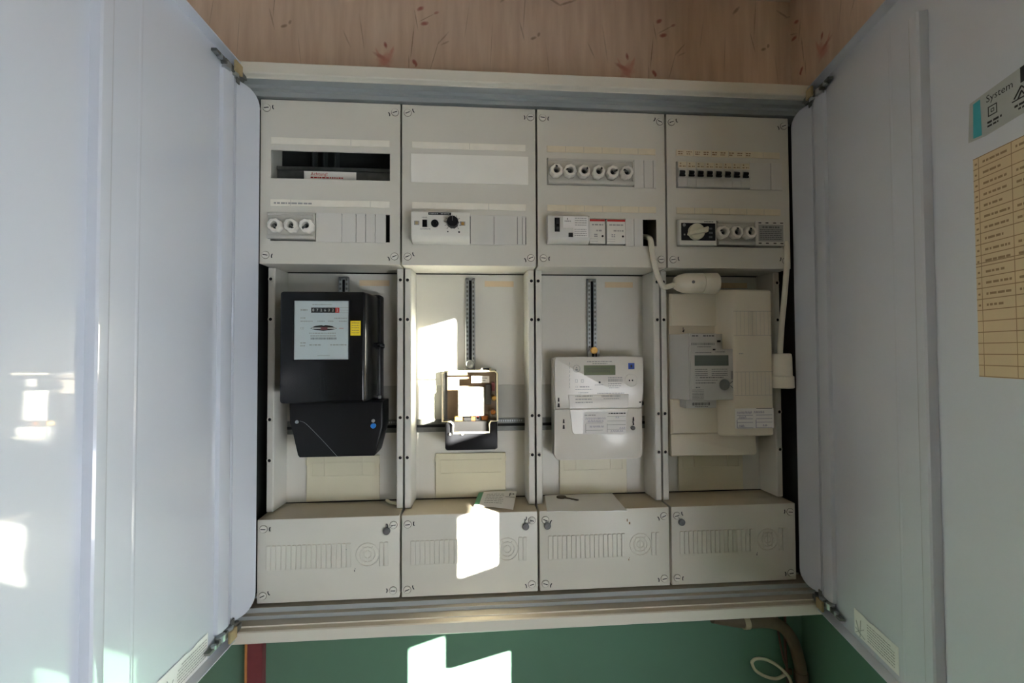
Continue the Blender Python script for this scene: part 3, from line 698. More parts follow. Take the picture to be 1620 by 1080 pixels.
for n, (a, c, lab) in enumerate(((599, 629.5, 'narrow beige contactor with red top stripe beside the grey safety switch'), (632.2, 668.6, 'narrow beige contactor with red top stripe, the right one of the pair'))):
    ct = Thing('contactor', lab, 'contactor', ((a + c) / 2, 0, 643), 'red striped contactors')
    b = MB(); b.box(a, c, -4, 20, 643.4, 690, r=0.8, seg=1); ct.part('housing', b, 'device_white')
    b = MB(); b.quad(a + 0.8, c - 0.8, 685.5, 689.2, -4.2); ct.part('red_stripe', b, 'red_paint')
    b = MB(); b.disc(c - 5.5, 657.5, 2, -4.6, -3.8, 12); ct.part('indicator', b, 'black_plastic')
    b = MB(); b.words(a + 5, c - 4, 679, 2.6, -4.2, 80 + n); b.words(a + 13, c - 4, 668, 2.8, -4.2, 82 + n); b.words(a + 9, a + 16, 660.5, 2.4, -4.2, 84 + n); b.words(a + 9, a + 16, 657, 2.4, -4.2, 86 + n)
    for z in (652.2, 647.8): b.quad(a + 1, a + 16, z - 0.25, z + 0.25, -4.2)
    ct.part('rating_print', b, 'ink_pale')
blanks('blank grey filler strip between the contactors and the cable opening', [669, 685.6, 703.4], 639.8, 692.6)
# field 4: eight miniature breakers
MCBB = MB()
MCBB.prism([(24, 755.6), (-2, 755.6), (-3.5, 757), (-3.5, 772), (-6.5, 774.5), (-6.5, 790), (-3.5, 792), (-3.5, 803.6), (-2.5, 804.6), (24, 804.6)], 0.25, 17.75, axis='x')
MB_BODY = MCBB.mesh('housing', ['device_grey'])
b = MB(); b.quad(0.6, 17.4, 791.8, 803.4, -3.9, 0); b.words(4, 8, 800, 2.2, -4.05, 1, 1); b.words(3, 7, 795, 1.8, -4.05, 2, 1); b.words(10, 15, 795, 1.8, -4.05, 3, 1); MB_LAB = b.mesh('rating_sticker', ['strip_yellowed', 'ink_brown'])
b = MB(); b.hull8((-2.2, 8.6, 779, 782.5), -13.5, (0.5, 9.6, 775, 786.5), -6.2, r=0.5, seg=1); b.hull8((-3.0, 9.2, 772.4, 775.6), -12.5, (0, 10.2, 773.6, 780), -6.2, r=0.5, seg=1); MB_LEV = b.mesh('toggle_lever', ['black_plastic'])
ORD = ['first', 'second', 'third', 'fourth', 'fifth', 'sixth', 'seventh', 'eighth']
for n in range(8):
    th = Thing('circuit_breaker', 'slim grey breaker with black lever, ' + ORD[n] + ' from the left in its row', 'circuit breaker', (772.2 + 18 * n, 0, 0), 'row of eight circuit breakers')
    th.inst('housing', MB_BODY, (772.2 + 18 * n, 0, 0)); th.inst('rating_sticker', MB_LAB, (772.2 + 18 * n, 0, 0)); th.inst('toggle_lever', MB_LEV, (774.0 + 18 * n, 0, 0))
blanks('blank grey filler strip right of the eight breakers', [916.8, 960.3, 984], 753.5, 806.6)
tm = Thing('rotary_switch', 'white framed rotary switch with beige knob on black face', 'switch', (810, 0, 643))
b = MB(); b.hull8((768.5, 841, 641, 688.5), -14, (771, 847.5, 642, 692), -0.2, r=0.8, seg=1); b.box(772.2, 848, -0.5, 20, 643, 691.6); tm.part('housing', b, 'device_white')
b = MB(); b.quad(779, 846, 653, 686.2, -14.15, 0); b.words(824, 842, 689, 1.6, -14.2, 4, 1); b.words(784, 787, 664, 3, -14.25, 5, 2); b.disc(785, 682, 3.0, -14.6, -14.1, 14, mi=2)
for r_ in range(3): b.words(833, 843, 660 + r_ * 8, 3.6, -14.25, 9 + r_, 1)
tm.part('black_face', nudge(b, -6.8, -3.6), ['black_plastic', 'ink', 'ink_pale'])
b = MB(); b.lathe([(15.4, -14.2), (15.4, -20), (14.2, -21)], 810, 670, 34); kn = tm.part('rotary_knob', nudge(b, -9.5, -4.8), 'terminal_cream')
b = MB(); b.prism([(791.5, 663.5), (794, 662.2), (829, 668.5), (830.5, 677.6), (828, 678.5), (793, 668.5)], -29, -20.5, r=1.2); tm.part('grip_bar', nudge(b, -11, -5.6), 'terminal_cream', kn)
fuse_block('small grey holder with three white fuse caps beside the rotary switch', 848.8, 927.4, 644, 691, [(861.2, 669.5), (888.6, 669.5), (915.8, 669.6)], [2.4, -1.3, -1.4])
tr = Thing('bell_transformer', 'small grey slotted transformer with printed plate at the panel edge', 'transformer', (957, 0, 645))
b = MB(); b.hull8((922, 981, 643, 690.5), -9, (925.5, 984, 643.4, 692), -0.2, r=0.6, seg=1); b.box(928, 979.6, -0.5, 20, 644, 691.6); tr.part('housing', b, 'device_grey')
b = MB()
for z in (650, 689.3):
    for u in (934, 948.5, 964, 978): b.quad(u, u + 6, z - 0.9, z + 0.9, -9.15)
tr.part('vent_slot', nudge(b, -6, -2.6), 'dark_hole', kind='stuff')
b = MB(); b.quad(934, 984, 653.5, 686, -9.15, 0); b.words(942, 976, 681, 3, -9.3, 3, 1)
for n in range(6): b.words(937, 981, 676 - n * 3.6, 1.6, -9.3, 50 + n, 1)
tr.part('rating_plate', nudge(b, -6, -2.6), ['ink_pale', 'ink'])

# ---------------------------------------------------------------- meter 1: black rotating-disc meter
mt = Thing('electricity_meter', 'big black electricity meter with number rollers and yellow label', 'electricity meter', (125, 60, 248))
b = MB(); b.box(38, 204, 50, 80, 346, 552, r=4, seg=2); mt.part('base', b, 'black_plastic')
b = MB(); b.hull8((54, 195.5, 355, 545.5), -40, (47, 202, 350, 549), 52, r=5, seg=3); cv = mt.part('cover', b, 'black_gloss')
b = MB(); b.plate(76.5, 170.5, 427, 531, [(78.4, 168.6, 429, 529.2)], -41.6, -39.5); mt.part('window_bezel', b, 'black_plastic', cv)
d = MB(); d.quad(78.2, 168.8, 428.8, 529.4, -40.4, 0)
d.quad(106, 146, 508.8, 517.8, -40.55, 1); d.quad(146, 152.8, 508.8, 517.8, -40.55, 2)
for n, ch in enumerate('072632'): d.text(ch, 109.6 + n * 6.5, 513.3, 6.4, -40.7, 3)
d.text('2', 149.4, 513.3, 6.4, -40.7, 3)
for z in (509, 513.4, 517.8): d.quad(153.2, 168, z - 0.2, z + 0.2, -40.55, 4)
lens = [(104.5, 482.3), (112, 479.6), (126.5, 478.2), (141, 479.6), (149, 482.3), (141, 486.2), (130, 488), (126.5, 486.8), (123, 488), (112, 486.2)]
d.raw([(x, -40.55, z) for x, z in lens], [tuple(range(len(lens)))], 1)
d.quad(107, 122, 481.8, 483.4, -40.7, 3); d.quad(133.4, 146.7, 481.8, 483.4, -40.7, 3); d.quad(121.5, 133, 479.4, 484.5, -40.7, 5); d.quad(152.5, 160, 482, 482.7, -40.55, 2)
for n, (a, c, z, h) in enumerate(((88.4, 100, 513.6, 2.4), (88.4, 96.4, 500, 1.8), (88.4, 108.5, 494.4, 1.5), (116.3, 128.6, 494.4, 1.4), (134, 143, 494.4, 1.4), (152.3, 165.2, 494.4, 1.4), (144.4, 165.8, 499.6, 1.4), (108, 140, 523, 1.4), (103, 147, 474, 1.6), (105, 147, 469.5, 1.4), (88.4, 98, 457.5, 1.8), (103.2, 122, 454, 2.0), (137.8, 164.8, 454, 1.8), (88.4, 96, 452.6, 1.8), (116.7, 138, 435.6, 1.2))): d.words(a, c, z, h, -40.55, 200 + n, 4)
d.text('CE', 91, 482.4, 5.2, -40.55, 4)
d.barcode(105.3, 148, 463.2, 466.6, -40.55, 4, 6)
mt.part('dial_plate', d, ['dial_face', 'black_plastic', 'red_paint', 'digit_white', 'ink_pale', 'red_brown', 'ink'], cv, label='pale dial plate with number rollers')
b = MB(); b.box(78, 169, -41.3, -40.9, 428.6, 529.6); mt.part('window_pane', b, 'pane', cv)
b = MB(); b.quad(171.2, 188.6, 470, 495.2, -40.2, 0)
for n in range(5): b.words(173.6, 186.4, 491.5 - n * 4.2, 1.1, -40.3, 230 + n, 1)
mt.part('yellow_sticker', b, ['yellow_label', 'ink_brown'], cv)
b = MB(); b.prism([(44, 350), (46.5, 314), (60, 253), (63, 249), (197, 249), (200, 253), (213.4, 304), (213.4, 350)], 25, 80, r=3.5, seg=3); tc = mt.part('terminal_cover', b, 'black_plastic')
for u, z in ((59, 314.4), (195.8, 314.3)): b = MB(); b.disc(u, z, 3.2, 22.6, 25.4, 16, b=0.8); mt.part('cover_screw', b, 'zinc', tc)
b = MB(); b.lathe([(4.8, 24.6), (5, 22), (4, 20.6)], 196.3, 305.4, 18); mt.part('blue_seal', b, 'seal_blue', tc)
b = MB(); b.tube([(64, 24.2, 316), (74, 23.6, 312), (90, 23.8, 296), (112, 24, 272), (131, 24.4, 250)], 0.35, 6); mt.part('sealing_wire', b, 'zinc', tc)
for y, z, r in ((36, 455, 4.4), (56, 453, 5.4)): b = MB(); b.lathe([(r, 199.6), (r, 207), (r - 1.5, 209.5)], y, z, 16, axis='x'); mt.part('side_knob', b, 'black_gloss')
b = MB(); b.lathe([(3.4, 200), (3.4, 205), (2.4, 206)], 44, 356, 14, axis='x'); mt.part('hinge_pin', b, 'zinc')
b = MB(); b.tube([(212, 70, 153), (222, 55, 153.5), (234, 52, 153), (238, 60, 152)], 3.2, 8)
solo('cable_stub', 'short cream cable end lying in the corner below the black meter', 'cable', b, ['cable_cream'])

# ---------------------------------------------------------------- meter 2: control receiver under a clear cover
mt = Thing('control_receiver', 'small clear-covered relay with black base, glaring in the sunlight', 'control relay', (375, 60, 257))
b = MB(); b.prism([(328, 257), (426, 257), (426, 405), (323, 405), (323, 311), (328, 308)], 66, 80, r=2); mt.part('base_plate', b, 'black_plastic')
b = MB(); b.prism(rounded(328, 426, 257, 310.5, 4, ('bl', 'br')), 24, 68, r=2.5); mt.part('terminal_cover', b, 'black_plastic')
out = [(343, 290), (411, 290), (411, 306), (414, 311), (426, 311)] + [(426, 400), (421, 405), (328, 405), (323, 400)] + [(323, 311), (339, 311), (343, 306)]
b = MB(); n_ = len(out)
b.raw([(x, 19, z) for x, z in out], [tuple(range(n_))])
b.raw([(x, 19, z) for x, z in out] + [(x, 66, z) for x, z in out], [(i_, (i_ + 1) % n_, n_ + (i_ + 1) % n_, n_ + i_) for i_ in range(n_) if i_ > 3 and i_ < n_ - 2])
cc = mt.part('clear_cover', b, 'clear_plastic')
b = MB(); b.tube([(x, 19.4, z) for x, z in out], 1.7, 8, closed=True, sub=1); mt.part('cover_rim', b, 'amber_frame', cc)
b = MB(); b.box(395.6, 414.6, 30, 44, 404, 410, r=1, seg=1); b.box(399, 411, 28.5, 31, 405.5, 410.5, r=0.4, seg=1, mi=1); mt.part('cover_clip', b, ['amber_frame', 'black_plastic'], cc)
for u in (337.5, 360): b = MB(); b.box(u - 1.6, u + 1.6, 20, 24, 285.5, 290, r=0.4, seg=1); mt.part('cover_lug', b, 'amber_frame', cc)
works = Thing  # the parts behind the clear cover
b = MB(); b.box(352, 401.5, 30, 34, 319.5, 374, r=1, seg=1); mt.part('white_card', b, 'paper')
b = MB(); b.box(377, 411.4, 33, 36, 382, 395, r=0.4, seg=1, mi=0); b.words(381, 408, 391, 2, 32.8, 3, 1); b.words(381, 404, 386.5, 2, 32.8, 4, 1); mt.part('serial_card', b, ['paper', 'ink_pale'])
b = MB(); b.box(404, 415, 38, 62, 340, 378, r=1, seg=1); mt.part('relay_coil', b, 'shade_and_dark_parts')
for u, z, r, m_ in ((419, 325, 5, 'copper'), (420, 352, 5, 'brass')): b = MB(); b.lathe([(r, 66), (r, 40), (r - 2, 38)], u, z, 18); mt.part('copper_coil', b, m_)
for u0_, u1_, z0_, z1_, m_ in ((362, 378, 296, 316, 'black_plastic'), (384, 395, 296, 318, 'black_plastic'), (345, 360, 293, 318, 'brass'), (396, 409, 294, 318, 'copper'), (386, 392, 312, 318, 'red_paint'), (416, 422, 366, 382, 'red_brown'), (376, 384, 294, 317, 'copper')): b = MB(); b.box(u0_, u1_, 36, 62, z0_, z1_, r=1, seg=1); mt.part('relay_part', b, m_)
b = MB(); b.box(330, 424, 60, 65, 292, 403); mt.part('mounting_board', b, 'conduit_brown')
b = MB(); b.lathe([(8.6, 78), (8.6, 74), (7, 72.5)], 374.5, 416.5, 24, mi=0); b.lathe([(3, 73), (3, 70.5), (2, 70)], 374.5, 416.5, 14, mi=1); b.prism([(365, 404), (384, 404), (384, 416), (380, 424), (369, 424), (365, 416)], 76, 80.4, mi=2); mt.part('hanging_bracket', b, ['zinc', 'zinc', 'zinc_dark'])

# ---------------------------------------------------------------- meter 3: white electronic three-phase meter
mt = Thing('digital_meter', 'white digital electricity meter with green display and blue sticker', 'electricity meter', (627, 60, 229))
b = MB(); b.box(538, 714, 50, 80, 236, 428, r=3); mt.part('base', b, 'meter_white')
out = [(540, 330), (566, 330), (566, 357), (540, 357)]
b = MB(); b.prism([(541, 329), (714.5, 329), (714.5, 357.5), (717.5, 357.5)] + rounded(540, 717.5, 329, 430.3, 4, ('tr', 'tl'))[2:] + [(540, 357)], 44, 60, r=1.5); up_ = mt.part('upper_housing', b, 'meter_white')
b = MB(); b.prism(rounded(538, 714.5, 229, 328.2, 11, ('bl', 'br')), 44, 62, r=1.8); lo = mt.part('terminal_cover', b, 'meter_white')
b = MB(); b.prism([(566, 356), (568.5, 329), (685.5, 329), (687, 356)], 42.6, 45, r=0.6, seg=1); mt.part('raised_field', b, 'meter_white', up_)
b = MB(); b.prism([(568.5, 328), (573, 284), (577, 279), (675, 276.5), (680, 280), (685.8, 328)], 42.6, 45, r=0.8, seg=1); mt.part('raised_field', b, 'meter_white', lo)
b = MB(); b.quad(597.6, 660.8, 394.2, 413.5, 43.8, 0)
for n in range(5): b.words(602, 650, 408 - n * 2.2, 0.9, 43.7, 300 + n, 1)
mt.part('display', b, ['lcd', 'lcd_segment'], up_)
b = MB(); b.quad(687, 699.6, 405.5, 417.7, 43.8, 0); b.quad(691.5, 695, 409, 414, 43.7, 1); mt.part('blue_sticker', b, ['blue_label', 'ink_dark'], up_)
b = MB(); b.lathe([(13.2, 44), (13.2, 43.2), (12.2, 42.8), (12, 43.4)], 692.7, 383.3, 32, mi=0)
for u in (689, 695): b.disc(u, 383.3, 1.6, 42.9, 43.5, 12, mi=1)
mt.part('optical_port', b, ['meter_white', 'ink_dark'], up_)
b = MB(); b.disc(628.8, 380, 2.0, 43.2, 44.2, 14); mt.part('push_button', b, 'black_plastic', up_)
b = MB()
b.words(604, 654, 421, 1.8, 43.8, 400); b.words(615, 645, 417, 1.6, 43.8, 401)
b.barcode(646.3, 674.7, 381, 386.5, 43.8, 402); b.words(646, 675, 389, 1.6, 43.8, 403); b.words(646, 674, 377, 1.8, 43.8, 404); b.words(646, 672, 372.8, 1.6, 43.8, 405); b.words(648, 668, 369, 1.4, 43.8, 406)
b.text('CE', 583, 371.4, 5, 43.8); b.words(589, 608, 371.4, 2, 43.8, 407); b.words(580, 614, 366.6, 1.4, 43.8, 408); b.words(619, 636, 374.8, 1.0, 43.8, 409)
b.words(586, 606, 360, 1.2, 43.8, 410); b.words(624, 680, 358.4, 1.8, 43.8, 411); b.barcode(632, 670, 351, 355, 42.4, 412); b.words(636, 668, 347.8, 1.4, 42.4, 413)
for n in range(3): b.words(580, 614, 353.5 - n * 6.2, 2.0, 42.4, 420 + n)
for z in (418, 410, 402, 394, 386, 378, 372): b.quad(568.6, 569.4, z - 3, z + 2, 43.8)
for ra in (7.2, 6.2): b.tube([(583 + ra * math.cos(a), 43.8, 407.5 + ra * math.sin(a)) for a in [math.radians(v) for v in range(0, 360, 30)]], 0.25, 4, closed=True, sub=2)
b.disc(583, 409.5, 1.4, 43.7, 43.9, 10); b.quad(580.5, 585.5, 403.5, 407, 43.8)
for a in (580, 592): b.quad(a, a + 5, 385.4, 386.2, 43.8); b.quad(a, a + 5, 380, 380.8, 43.8); b.quad(a, a + .8, 380, 386, 43.8); b.quad(a + 4.2, a + 5, 380, 386, 43.8)
mt.part('face_print', b, 'ink_pale', up_, kind='stuff')
b = MB(); b.quad(595, 681, 278.8, 322, 42.35, 0); b.words(646, 680, 319, 2, 42.2, 1, 1); b.words(598, 620, 316, 1.6, 42.2, 2, 2)
for z in (300.5, 286.5): b.quad(600, 634, z - .3, z + .3, 42.2, 2)
for z in (313, 304, 296.5, 287.5): b.quad(643, 680, z - .3, z + .3, 42.2, 2)
for u in (600, 643): b.quad(u - .4, u + .4, 282, 299, 42.2, 2)
rn = random.Random(5)
for zz, a0, a1 in ((309.5, 600, 640), (304, 604, 634), (293.5, 608, 634), (290, 668, 679), (284, 650, 676), (311, 660, 666)):
    x = a0
    while x < a1: b.tube([(x, 42.2, zz - 2), (x + 1.2, 42.2, zz + 2.2), (x + 2.2, 42.2, zz - 1.5)], 0.22, 4, mi=3, sub=2); x += rn.uniform(2.6, 4.2)
mt.part('handwritten_label', b, ['paper', 'ink_dark', 'ink_pale', 'ink_blue'], lo, label='white label with handwriting')
for p, u, z, w in ((up_, 546.8, 347, 1.6), (up_, 546.8, 336, 2.4), (lo, 556.5, 305, 1.6), (lo, 556.5, 294, 2.0), (lo, 696, 307, 1.6), (lo, 696, 299, 1.4)): b = MB(); b.prism([(u - w, z - 3.6), (u + w, z - 4), (u + w * .7, z + 3.6), (u - w * .5, z + 4)], 42.6, 44.4); mt.part('screw_slot', b, 'ink_dark', p)
b = MB(); b.lathe([(4, 44), (4.4, 39), (3, 37.5)], 694, 290, 14); b.lathe([(1.4, 44), (1.4, 40)], 695, 301, 8); mt.part('lead_seal', b, 'lead', lo)
b = MB(); b.disc(710, 340, 1.6, 42.8, 44.2, 10); b.lathe([(4.2, 712), (4.6, 718), (3.4, 720)], 52, 337, 14, axis='x'); mt.part('side_seal', b, 'black_plastic', up_)
b = MB(); b.prism([(613.5, 428), (638, 428), (638, 440), (633, 449), (618, 449), (613.5, 440)], 74, 80.2, r=0.8, seg=1, mi=0); b.lathe([(7.4, 75), (7.4, 70), (6, 68.5)], 625.5, 443, 22, mi=1); b.box(622, 625, 70, 74.5, 428, 437, mi=2); b.box(629, 631, 70, 74.5, 428, 437, mi=2); mt.part('hanging_bracket', b, ['zinc', 'brass', 'dark_hole'])

# ---------------------------------------------------------------- meter 4: plug-on meter on a cream adapter
mt = Thing('plug_on_meter', 'small grey plug-on meter on a big cream adapter plate', 'electricity meter', (875, 60, 232))
b = MB(); b.box(769, 945, 40, 80, 236, 552, r=3); ad = mt.part('adapter_plate', b, 'adapter_cream')
def slopey(z0, z1, x1, name):
    q = MB(); q.prism([(774, 36), (770, 39), (768.6, 45), (768.6, 62), (x1, 62), (x1, 39), (x1 - 3, 35)], z0, z1, axis='z'); mt.part(name, q, 'adapter_cream', ad)
slopey(491.5, 555, 880, 'adapter_cap'); slopey(278.6, 344.5, 880, 'adapter_cap')
b = MB(); b.prism(rounded(768.8, 944, 233.5, 277.6, 5, ('br',)), 34, 62, r=2.5); mt.part('terminal_cover', b, 'adapter_cream', ad)
# raised housing with a sloping left flank, open to the right of the meter
b = MB()
vs = []
for (x0_, x1_, z0_, z1_, y) in ((882, 960, 277, 559, 3), (864, 964, 272, 563, 36), (862, 981, 268, 566, 60)): vs += [(x0_, y, z0_), (x1_, y, z0_), (x1_, y, z1_), (x0_, y, z1_)]
bmh = bmesh.new(); bv = [bmh.verts.new(v) for v in vs]
bmh.faces.new(bv[0:4]); bmh.faces.new(bv[8:12][::-1])
for lv_ in (0, 4):
    for a in range(4): bmh.faces.new((bv[lv_ + a], bv[lv_ + 4 + a], bv[lv_ + 4 + (a + 1) % 4], bv[lv_ + (a + 1) % 4]))
bmesh.ops.recalc_face_normals(bmh, faces=bmh.faces); bmesh.ops.bevel(bmh, geom=bmh.edges[:], offset=4, segments=3, profile=0.5, affect='EDGES', clamp_overlap=True)
b.bm(bmh); hp = mt.part('raised_housing', b, 'adapter_cream', ad)
g = MB()
for z in (517.5, 470.8, 400.2, 355): g.quad(882, 959.5, z - .3, z + .3, 2.85)
for za, zb in ((471, 517), (355, 400)):
    for u in range(888, 960, 8): g.quad(u, u + .35, za, zb, 2.85)
g.words(892, 902, 435.4, 1.8, 2.85, 4)
mt.part('moulded_lines', g, 'ink_pale', ad)
b = MB(); b.quad(882, 960, 291.5, 330, 2.8, 0); b.quad(925, 957, 329, 330.2, 2.7, 1)
for z in (317, 310, 303, 292.5): b.quad(886, 918, z - .3, z + .3, 2.7, 2); b.quad(924, 957, z - .3, z + .3, 2.7, 2)
for u in (886, 924): b.quad(u - .4, u + .4, 293, 308, 2.7, 2)
for zz, a0, a1 in ((322, 886, 916), (313, 890, 904), (322.5, 920, 940), (296.5, 890, 900), (297, 938, 946)):
    x = a0
    while x < a1: b.tube([(x, 2.7, zz - 2.4), (x + 1.2, 2.7, zz + 2.4), (x + 2.2, 2.7, zz - 1.8)], 0.25, 4, mi=3, sub=2); x += rn.uniform(2.4, 3.6)
mt.part('handwritten_label', b, ['paper', 'ink_dark', 'ink_blue', 'ink_blue'], ad, label='pale label with purple handwriting')
b = MB(); b.prism([(794, 480), (797, 478), (799, 484)], 33.6, 35.2); b.quad(796.2, 797.6, 480, 488, 35.8); mt.part('arrow_mark', b, 'ink_dark', ad)
b = MB(); b.prism([(40, 345.5), (40, 475), (14, 475), (8, 470), (8, 349), (12, 345.5)], 795, 848, axis='x'); 
b.prism([(60, 346), (60, 474.5), (40, 474.5), (40, 346)], 770, 880, axis='x')
b.prism([(60, 346), (60, 474.5), (24, 474.5), (24, 346)], 848, 878, axis='x')
b.hull8((796, 800, 347, 474), 10, (769.5, 800, 347, 474), 42)
eh = mt.part('meter_housing', b, 'ehz_grey')
b = MB(); b.prism([(796.4, 346.5), (883.6, 346.5), (884, 444.6), (848, 444.6), (848, 474.6), (796.6, 474.6)], 5.5, 12, r=0.8, seg=1); fp = mt.part('front_plate', b, 'ehz_grey', eh)
b = MB(); b.quad(804.4, 872.2, 412.4, 432.6, 5.3); mt.part('display', b, 'lcd_grey', eh)
b = MB(); b.box(860, 867, 23, 24.5, 458, 462, r=.3, seg=1, mi=0); b.box(841, 846, 4.8, 5.6, 442, 445, mi=0); mt.part('slot_mark', b, 'ink_dark', eh)
b = MB(); b.lathe([(10.4, 5.6), (10.4, 4.6), (9.4, 4.2)], 863.4, 375.8, 30); mt.part('optical_port', b, 'zinc_dark', eh)
b = MB()
b.words(800, 812, 470, 2.2, 5.3, 500); b.words(822, 844, 470, 2.4, 5.3, 501); b.barcode(798.5, 845, 452, 456.5, 5.3, 502); b.words(810, 838, 448.8, 1.2, 5.3, 503); b.words(806, 838, 437.6, 1.2, 5.3, 504); b.words(846, 866, 439, 1.6, 5.3, 505)
for n, z in enumerate((405.5, 401.5, 397.5, 394)): b.words(805, 830, z, 1.2, 5.3, 510 + n); b.words(838, 870, z, 1.2, 5.3, 520 + n)
b.text('CE', 808, 389.8, 4.4, 5.3); b.words(814, 862, 389.8, 1.8, 5.3, 530); b.words(806, 850, 384.6, 1.2, 5.3, 531); b.words(806, 846, 379.5, 1.6, 5.3, 532); b.words(806, 816, 371, 2.2, 5.3, 533)
for n in range(7): b.words(799, 822, 366 - n * 2.8, 1.0, 5.3, 540 + n)
for s in (-1, 1): b.tube([(875, 5.2, 376 + s * 2), (880, 5.2, 376 + s * 6.5)], 0.7, 5, sub=1)
b.barcode(876.4, 881.6, 386, 402, 5.3, 550)
mt.part('face_print', b, 'ink', eh, kind='stuff')
b = MB(); b.box(788, 849, 10, 40, 331, 346, r=0.6, seg=1, mi=0); b.barcode(800.6, 836, 336, 341.6, 9.7, 560, 1); b.words(806, 832, 333.8, 1.2, 9.7, 561, 1); mt.part('serial_tab', b, ['ehz_grey', 'ink_dark'], eh)
b = MB(); b.box(884, 888, 10, 14, 362, 380, r=0.6, seg=1); mt.part('locking_tab', b, 'brass', eh)

# ---------------------------------------------------------------- cables
cp = Thing('cable_coupling', 'cream coupling on white cable resting on the cream meter adapter', 'connector', (815, 12, 553))
b = MB(); b.tube([(716, 34, 668), (717, 10, 660), (716.5, -6, 649), (719, -8, 618), (726, -8, 590), (734, -6, 572), (744, 2, 563.5), (758, 10, 566), (772, 12, 570)], 5.0, 12); cp.part('cable', b, 'cable_white')
b = MB(); b.lathe([(7, 768), (11, 770), (15, 776), (18.5, 786), (19.6, 796)], 12, 572.5, 26, axis='x'); b.lathe([(19.6, 796), (19.8, 822), (18.4, 823)], 12, 572.5, 26, axis='x'); bd = cp.part('body', b, 'cable_white')
b = MB(); b.lathe([(18.4, 823), (20.0, 824), (20.8, 852), (19.8, 853.4), (16.8, 853.4), (16.4, 842)], 12, 572.5, 28, axis='x'); cp.part('collar', b, 'cable_white', bd)
b = MB(); b.lathe([(3, -6.2), (3, -8.2), (2.2, -8.6)], 798, 572, 14); cp.part('body_screw', b, 'zinc_dark', bd)
cp = Thing('hanging_coupling', 'cream coupling hanging on a white cable at the right edge', 'connector', (981, 4, 368))
b = MB(); b.tube([(986.5, -2, 652), (988.5, -4, 640), (988.5, -4, 615), (986, 0, 560), (980, 3, 490), (976.5, 4, 440), (976.5, 4, 428)], 5.0, 12); cp.part('cable', b, 'cable_white')
b = MB(); b.lathe([(14, 435.5), (16.4, 434), (17.4, 428), (17.8, 395), (17.8, 392)], 979.5, 4, 26, axis='z'); bd = cp.part('body', b, 'cable_white')
b = MB(); b.lathe([(17.8, 392.5), (20, 391), (20.4, 370), (19.2, 368.4), (16, 368.4), (15.6, 380)], 980, 4, 28, axis='z'); cp.part('collar', b, 'cable_white', bd)

# ---------------------------------------------------------------- papers and key on the lower boxes
def bil(c, u, v):
    (a, b_, cc_, d) = [Vector(p) for p in c]; return (a * (1 - u) + b_ * u) * (1 - v) + (d * (1 - u) + cc_ * u) * v
C4 = [(381, 34, 148.4), (454, 10, 148.4), (467, 78, 160.6), (391, 80, 160.2)]
b = MB(); N = 8; vs = []; fs = []
for j in range(N + 1):
    for i_ in range(N + 1):
        p = bil(C4, i_ / N, j / N); w = 1.6 * math.sin(math.pi * i_ / N) + 1.2 * math.sin(math.pi * j / N); vs.append((p.x, p.y, p.z + w))
lower_o = len(vs); vs += [(x, y, z - 0.5) for x, y, z in vs]
mis = []
for j in range(N):
    for i_ in range(N):
        a = j * (N + 1) + i_; b.raw([vs[a], vs[a + 1], vs[a + N + 2], vs[a + N + 1]], [(0, 1, 2, 3)], 1 if i_ == 0 and j > 0 else 0)
        a += lower_o; b.raw([vs[a], vs[a + N + 1], vs[a + N + 2], vs[a + 1]], [(0, 1, 2, 3)], 0)
def on_card(tx, mi):
    for q in tx.f:
        pts = []
        for k in q:
            x, _, z = tx.v[k]; p = bil(C4, x, z); w = 1.6 * math.sin(math.pi * x) + 1.2 * math.sin(math.pi * z); pts.append((p.x, p.y, p.z + w + 0.25))
        b.raw(pts, [tuple(range(len(pts)))], mi)
tx = MB(); tx.text('P', 0.88, 0.76, 0.30, 0); on_card(tx, 2)
tx = MB(); tx.quad(0.74, 0.98, 0.60, 0.625, 0); on_card(tx, 2)
for n in range(6): tx = MB(); tx.words(0.24, 0.70, 0.78 - n * 0.11, 0.03, 0, 600 + n); on_card(tx, 3)
solo('business_card', 'white card with green edge and P logo leaning on sunlit box', 'card', b, ['paper', 'card_green', 'ink', 'ink_pale'])
b = MB(); P4 = [(515, -9, 148.2), (661, -19, 148.2), (664, 84, 148.4), (524, 83, 148.4)]; vs = []
for dz in (0.0, 1.2):
    for j in range(N + 1):
        for i_ in range(N + 1):
            p = bil(P4, i_ / N, j / N); vs.append((p.x, p.y, p.z + dz + (0.6 * math.sin(i_ * 1.1) ** 2 if j in (0, N) else 0.2)))
K = (N + 1) ** 2
for j in range(N):
    for i_ in range(N):
        a = j * (N + 1) + i_; b.raw([vs[a], vs[a + N + 1], vs[a + N + 2], vs[a + 1]], [(0, 1, 2, 3)]); a += K; b.raw([vs[a], vs[a + 1], vs[a + N + 2], vs[a + N + 1]], [(0, 1, 2, 3)])
for i_ in range(N):
    for a, c in ((i_, i_ + 1), ((N) * (N + 1) + i_ + 1, N * (N + 1) + i_), ((i_ + 1) * (N + 1), i_ * (N + 1)), (i_ * (N + 1) + N, (i_ + 1) * (N + 1) + N)): b.raw([vs[a], vs[c], vs[c + K], vs[a + K]], [(0, 1, 2, 3)])
solo('paper_sheet', 'folded white paper sheet lying on top of third lower box', 'paper', b, ['paper'])
ky = Thing('door_key', 'small dark metal key lying on the folded paper sheet', 'key', (562, 60, 150))
b = MB(); ring_o = [(555 + 10 * math.cos(a), 65 + 8.5 * math.sin(a)) for a in [math.radians(v) for v in range(0, 360, 20)]]
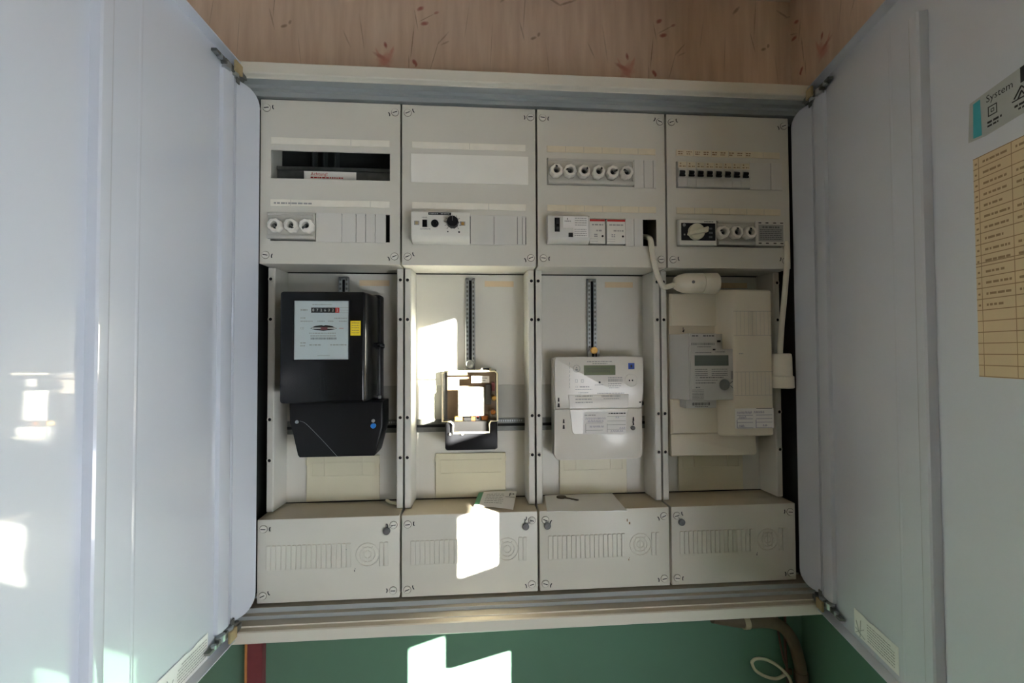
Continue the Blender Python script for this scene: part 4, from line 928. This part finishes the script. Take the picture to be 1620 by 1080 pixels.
b.prism(ring_o, 150.2, 152.2, axis='z'); ky.part('bow', b, 'key_metal')
b = MB(); b.prism([(562, 63.5), (582, 48), (585, 44), (582, 43), (578, 45), (576, 49), (573, 48.5), (570, 53), (561, 58)], 150.3, 151.9, axis='z'); ky.part('blade', b, 'key_metal')

# ---------------------------------------------------------------- below the cabinet on the right
cd = Thing('conduit', 'bent brown conduit running down the corner below the cabinet', 'conduit', (1073, 95, -560))
b = MB(); b.tube([(880, 97, -118), (915, 97, -126), (953, 96, -132), (1000, 96, -134), (1032, 95, -145), (1055, 95, -174), (1068, 95, -214), (1074, 95, -260), (1075, 95, -420), (1075, 95, -560)], 12.0, 16); cd.part('pipe', b, 'conduit_brown')
b = MB(); b.lathe([(13.4, 946), (13.6, 948), (13.6, 956), (13.4, 958)], 96, -132.5, 20, axis='x'); cd.part('pipe_clip', b, 'clamp_beige')
b = MB(); b.lathe([(13.4, -259), (13.8, -258), (13.8, -242), (13.4, -241)], 1073, 95, 20, axis='z'); b.box(1040, 1062, 106, 112, -256, -244, r=1, seg=1); cd.part('pipe_clamp', b, 'conduit_brown')
b = MB(); b.tube([(1024, 104, -45), (1027, 104, -120), (1030, 103, -165), (1038, 100, -215), (1044, 95, -245), (1046, 92, -330)], 2.2, 8)
solo('thin_wire', 'thin pinkish wire slanting down beside the brown conduit, nearer the left', 'wire', b, ['wire_pink'])
b = MB(); b.tube([(1047, 106, -45), (1047, 106, -140), (1046, 105, -200), (1048, 103, -250), (1050, 102, -340)], 2.8, 8)
solo('thin_wire', 'thin reddish wire hanging straight down tight against the brown conduit', 'wire', b, ['wire_pink'])
b = MB(); b.tube([(957, 84, -208), (965, 82, -200), (985, 80, -201), (1010, 82, -215), (1034, 86, -238), (1046, 88, -262), (1050, 90, -330)], 3.2, 10)
b.tube([(957, 84, -208), (966, 86, -226), (988, 86, -240), (1012, 86, -246), (1036, 90, -241)], 3.2, 10)
solo('cable_loop', 'loop of cream cable hanging beside the conduit in the lower corner', 'cable', b, ['cable_cream'])
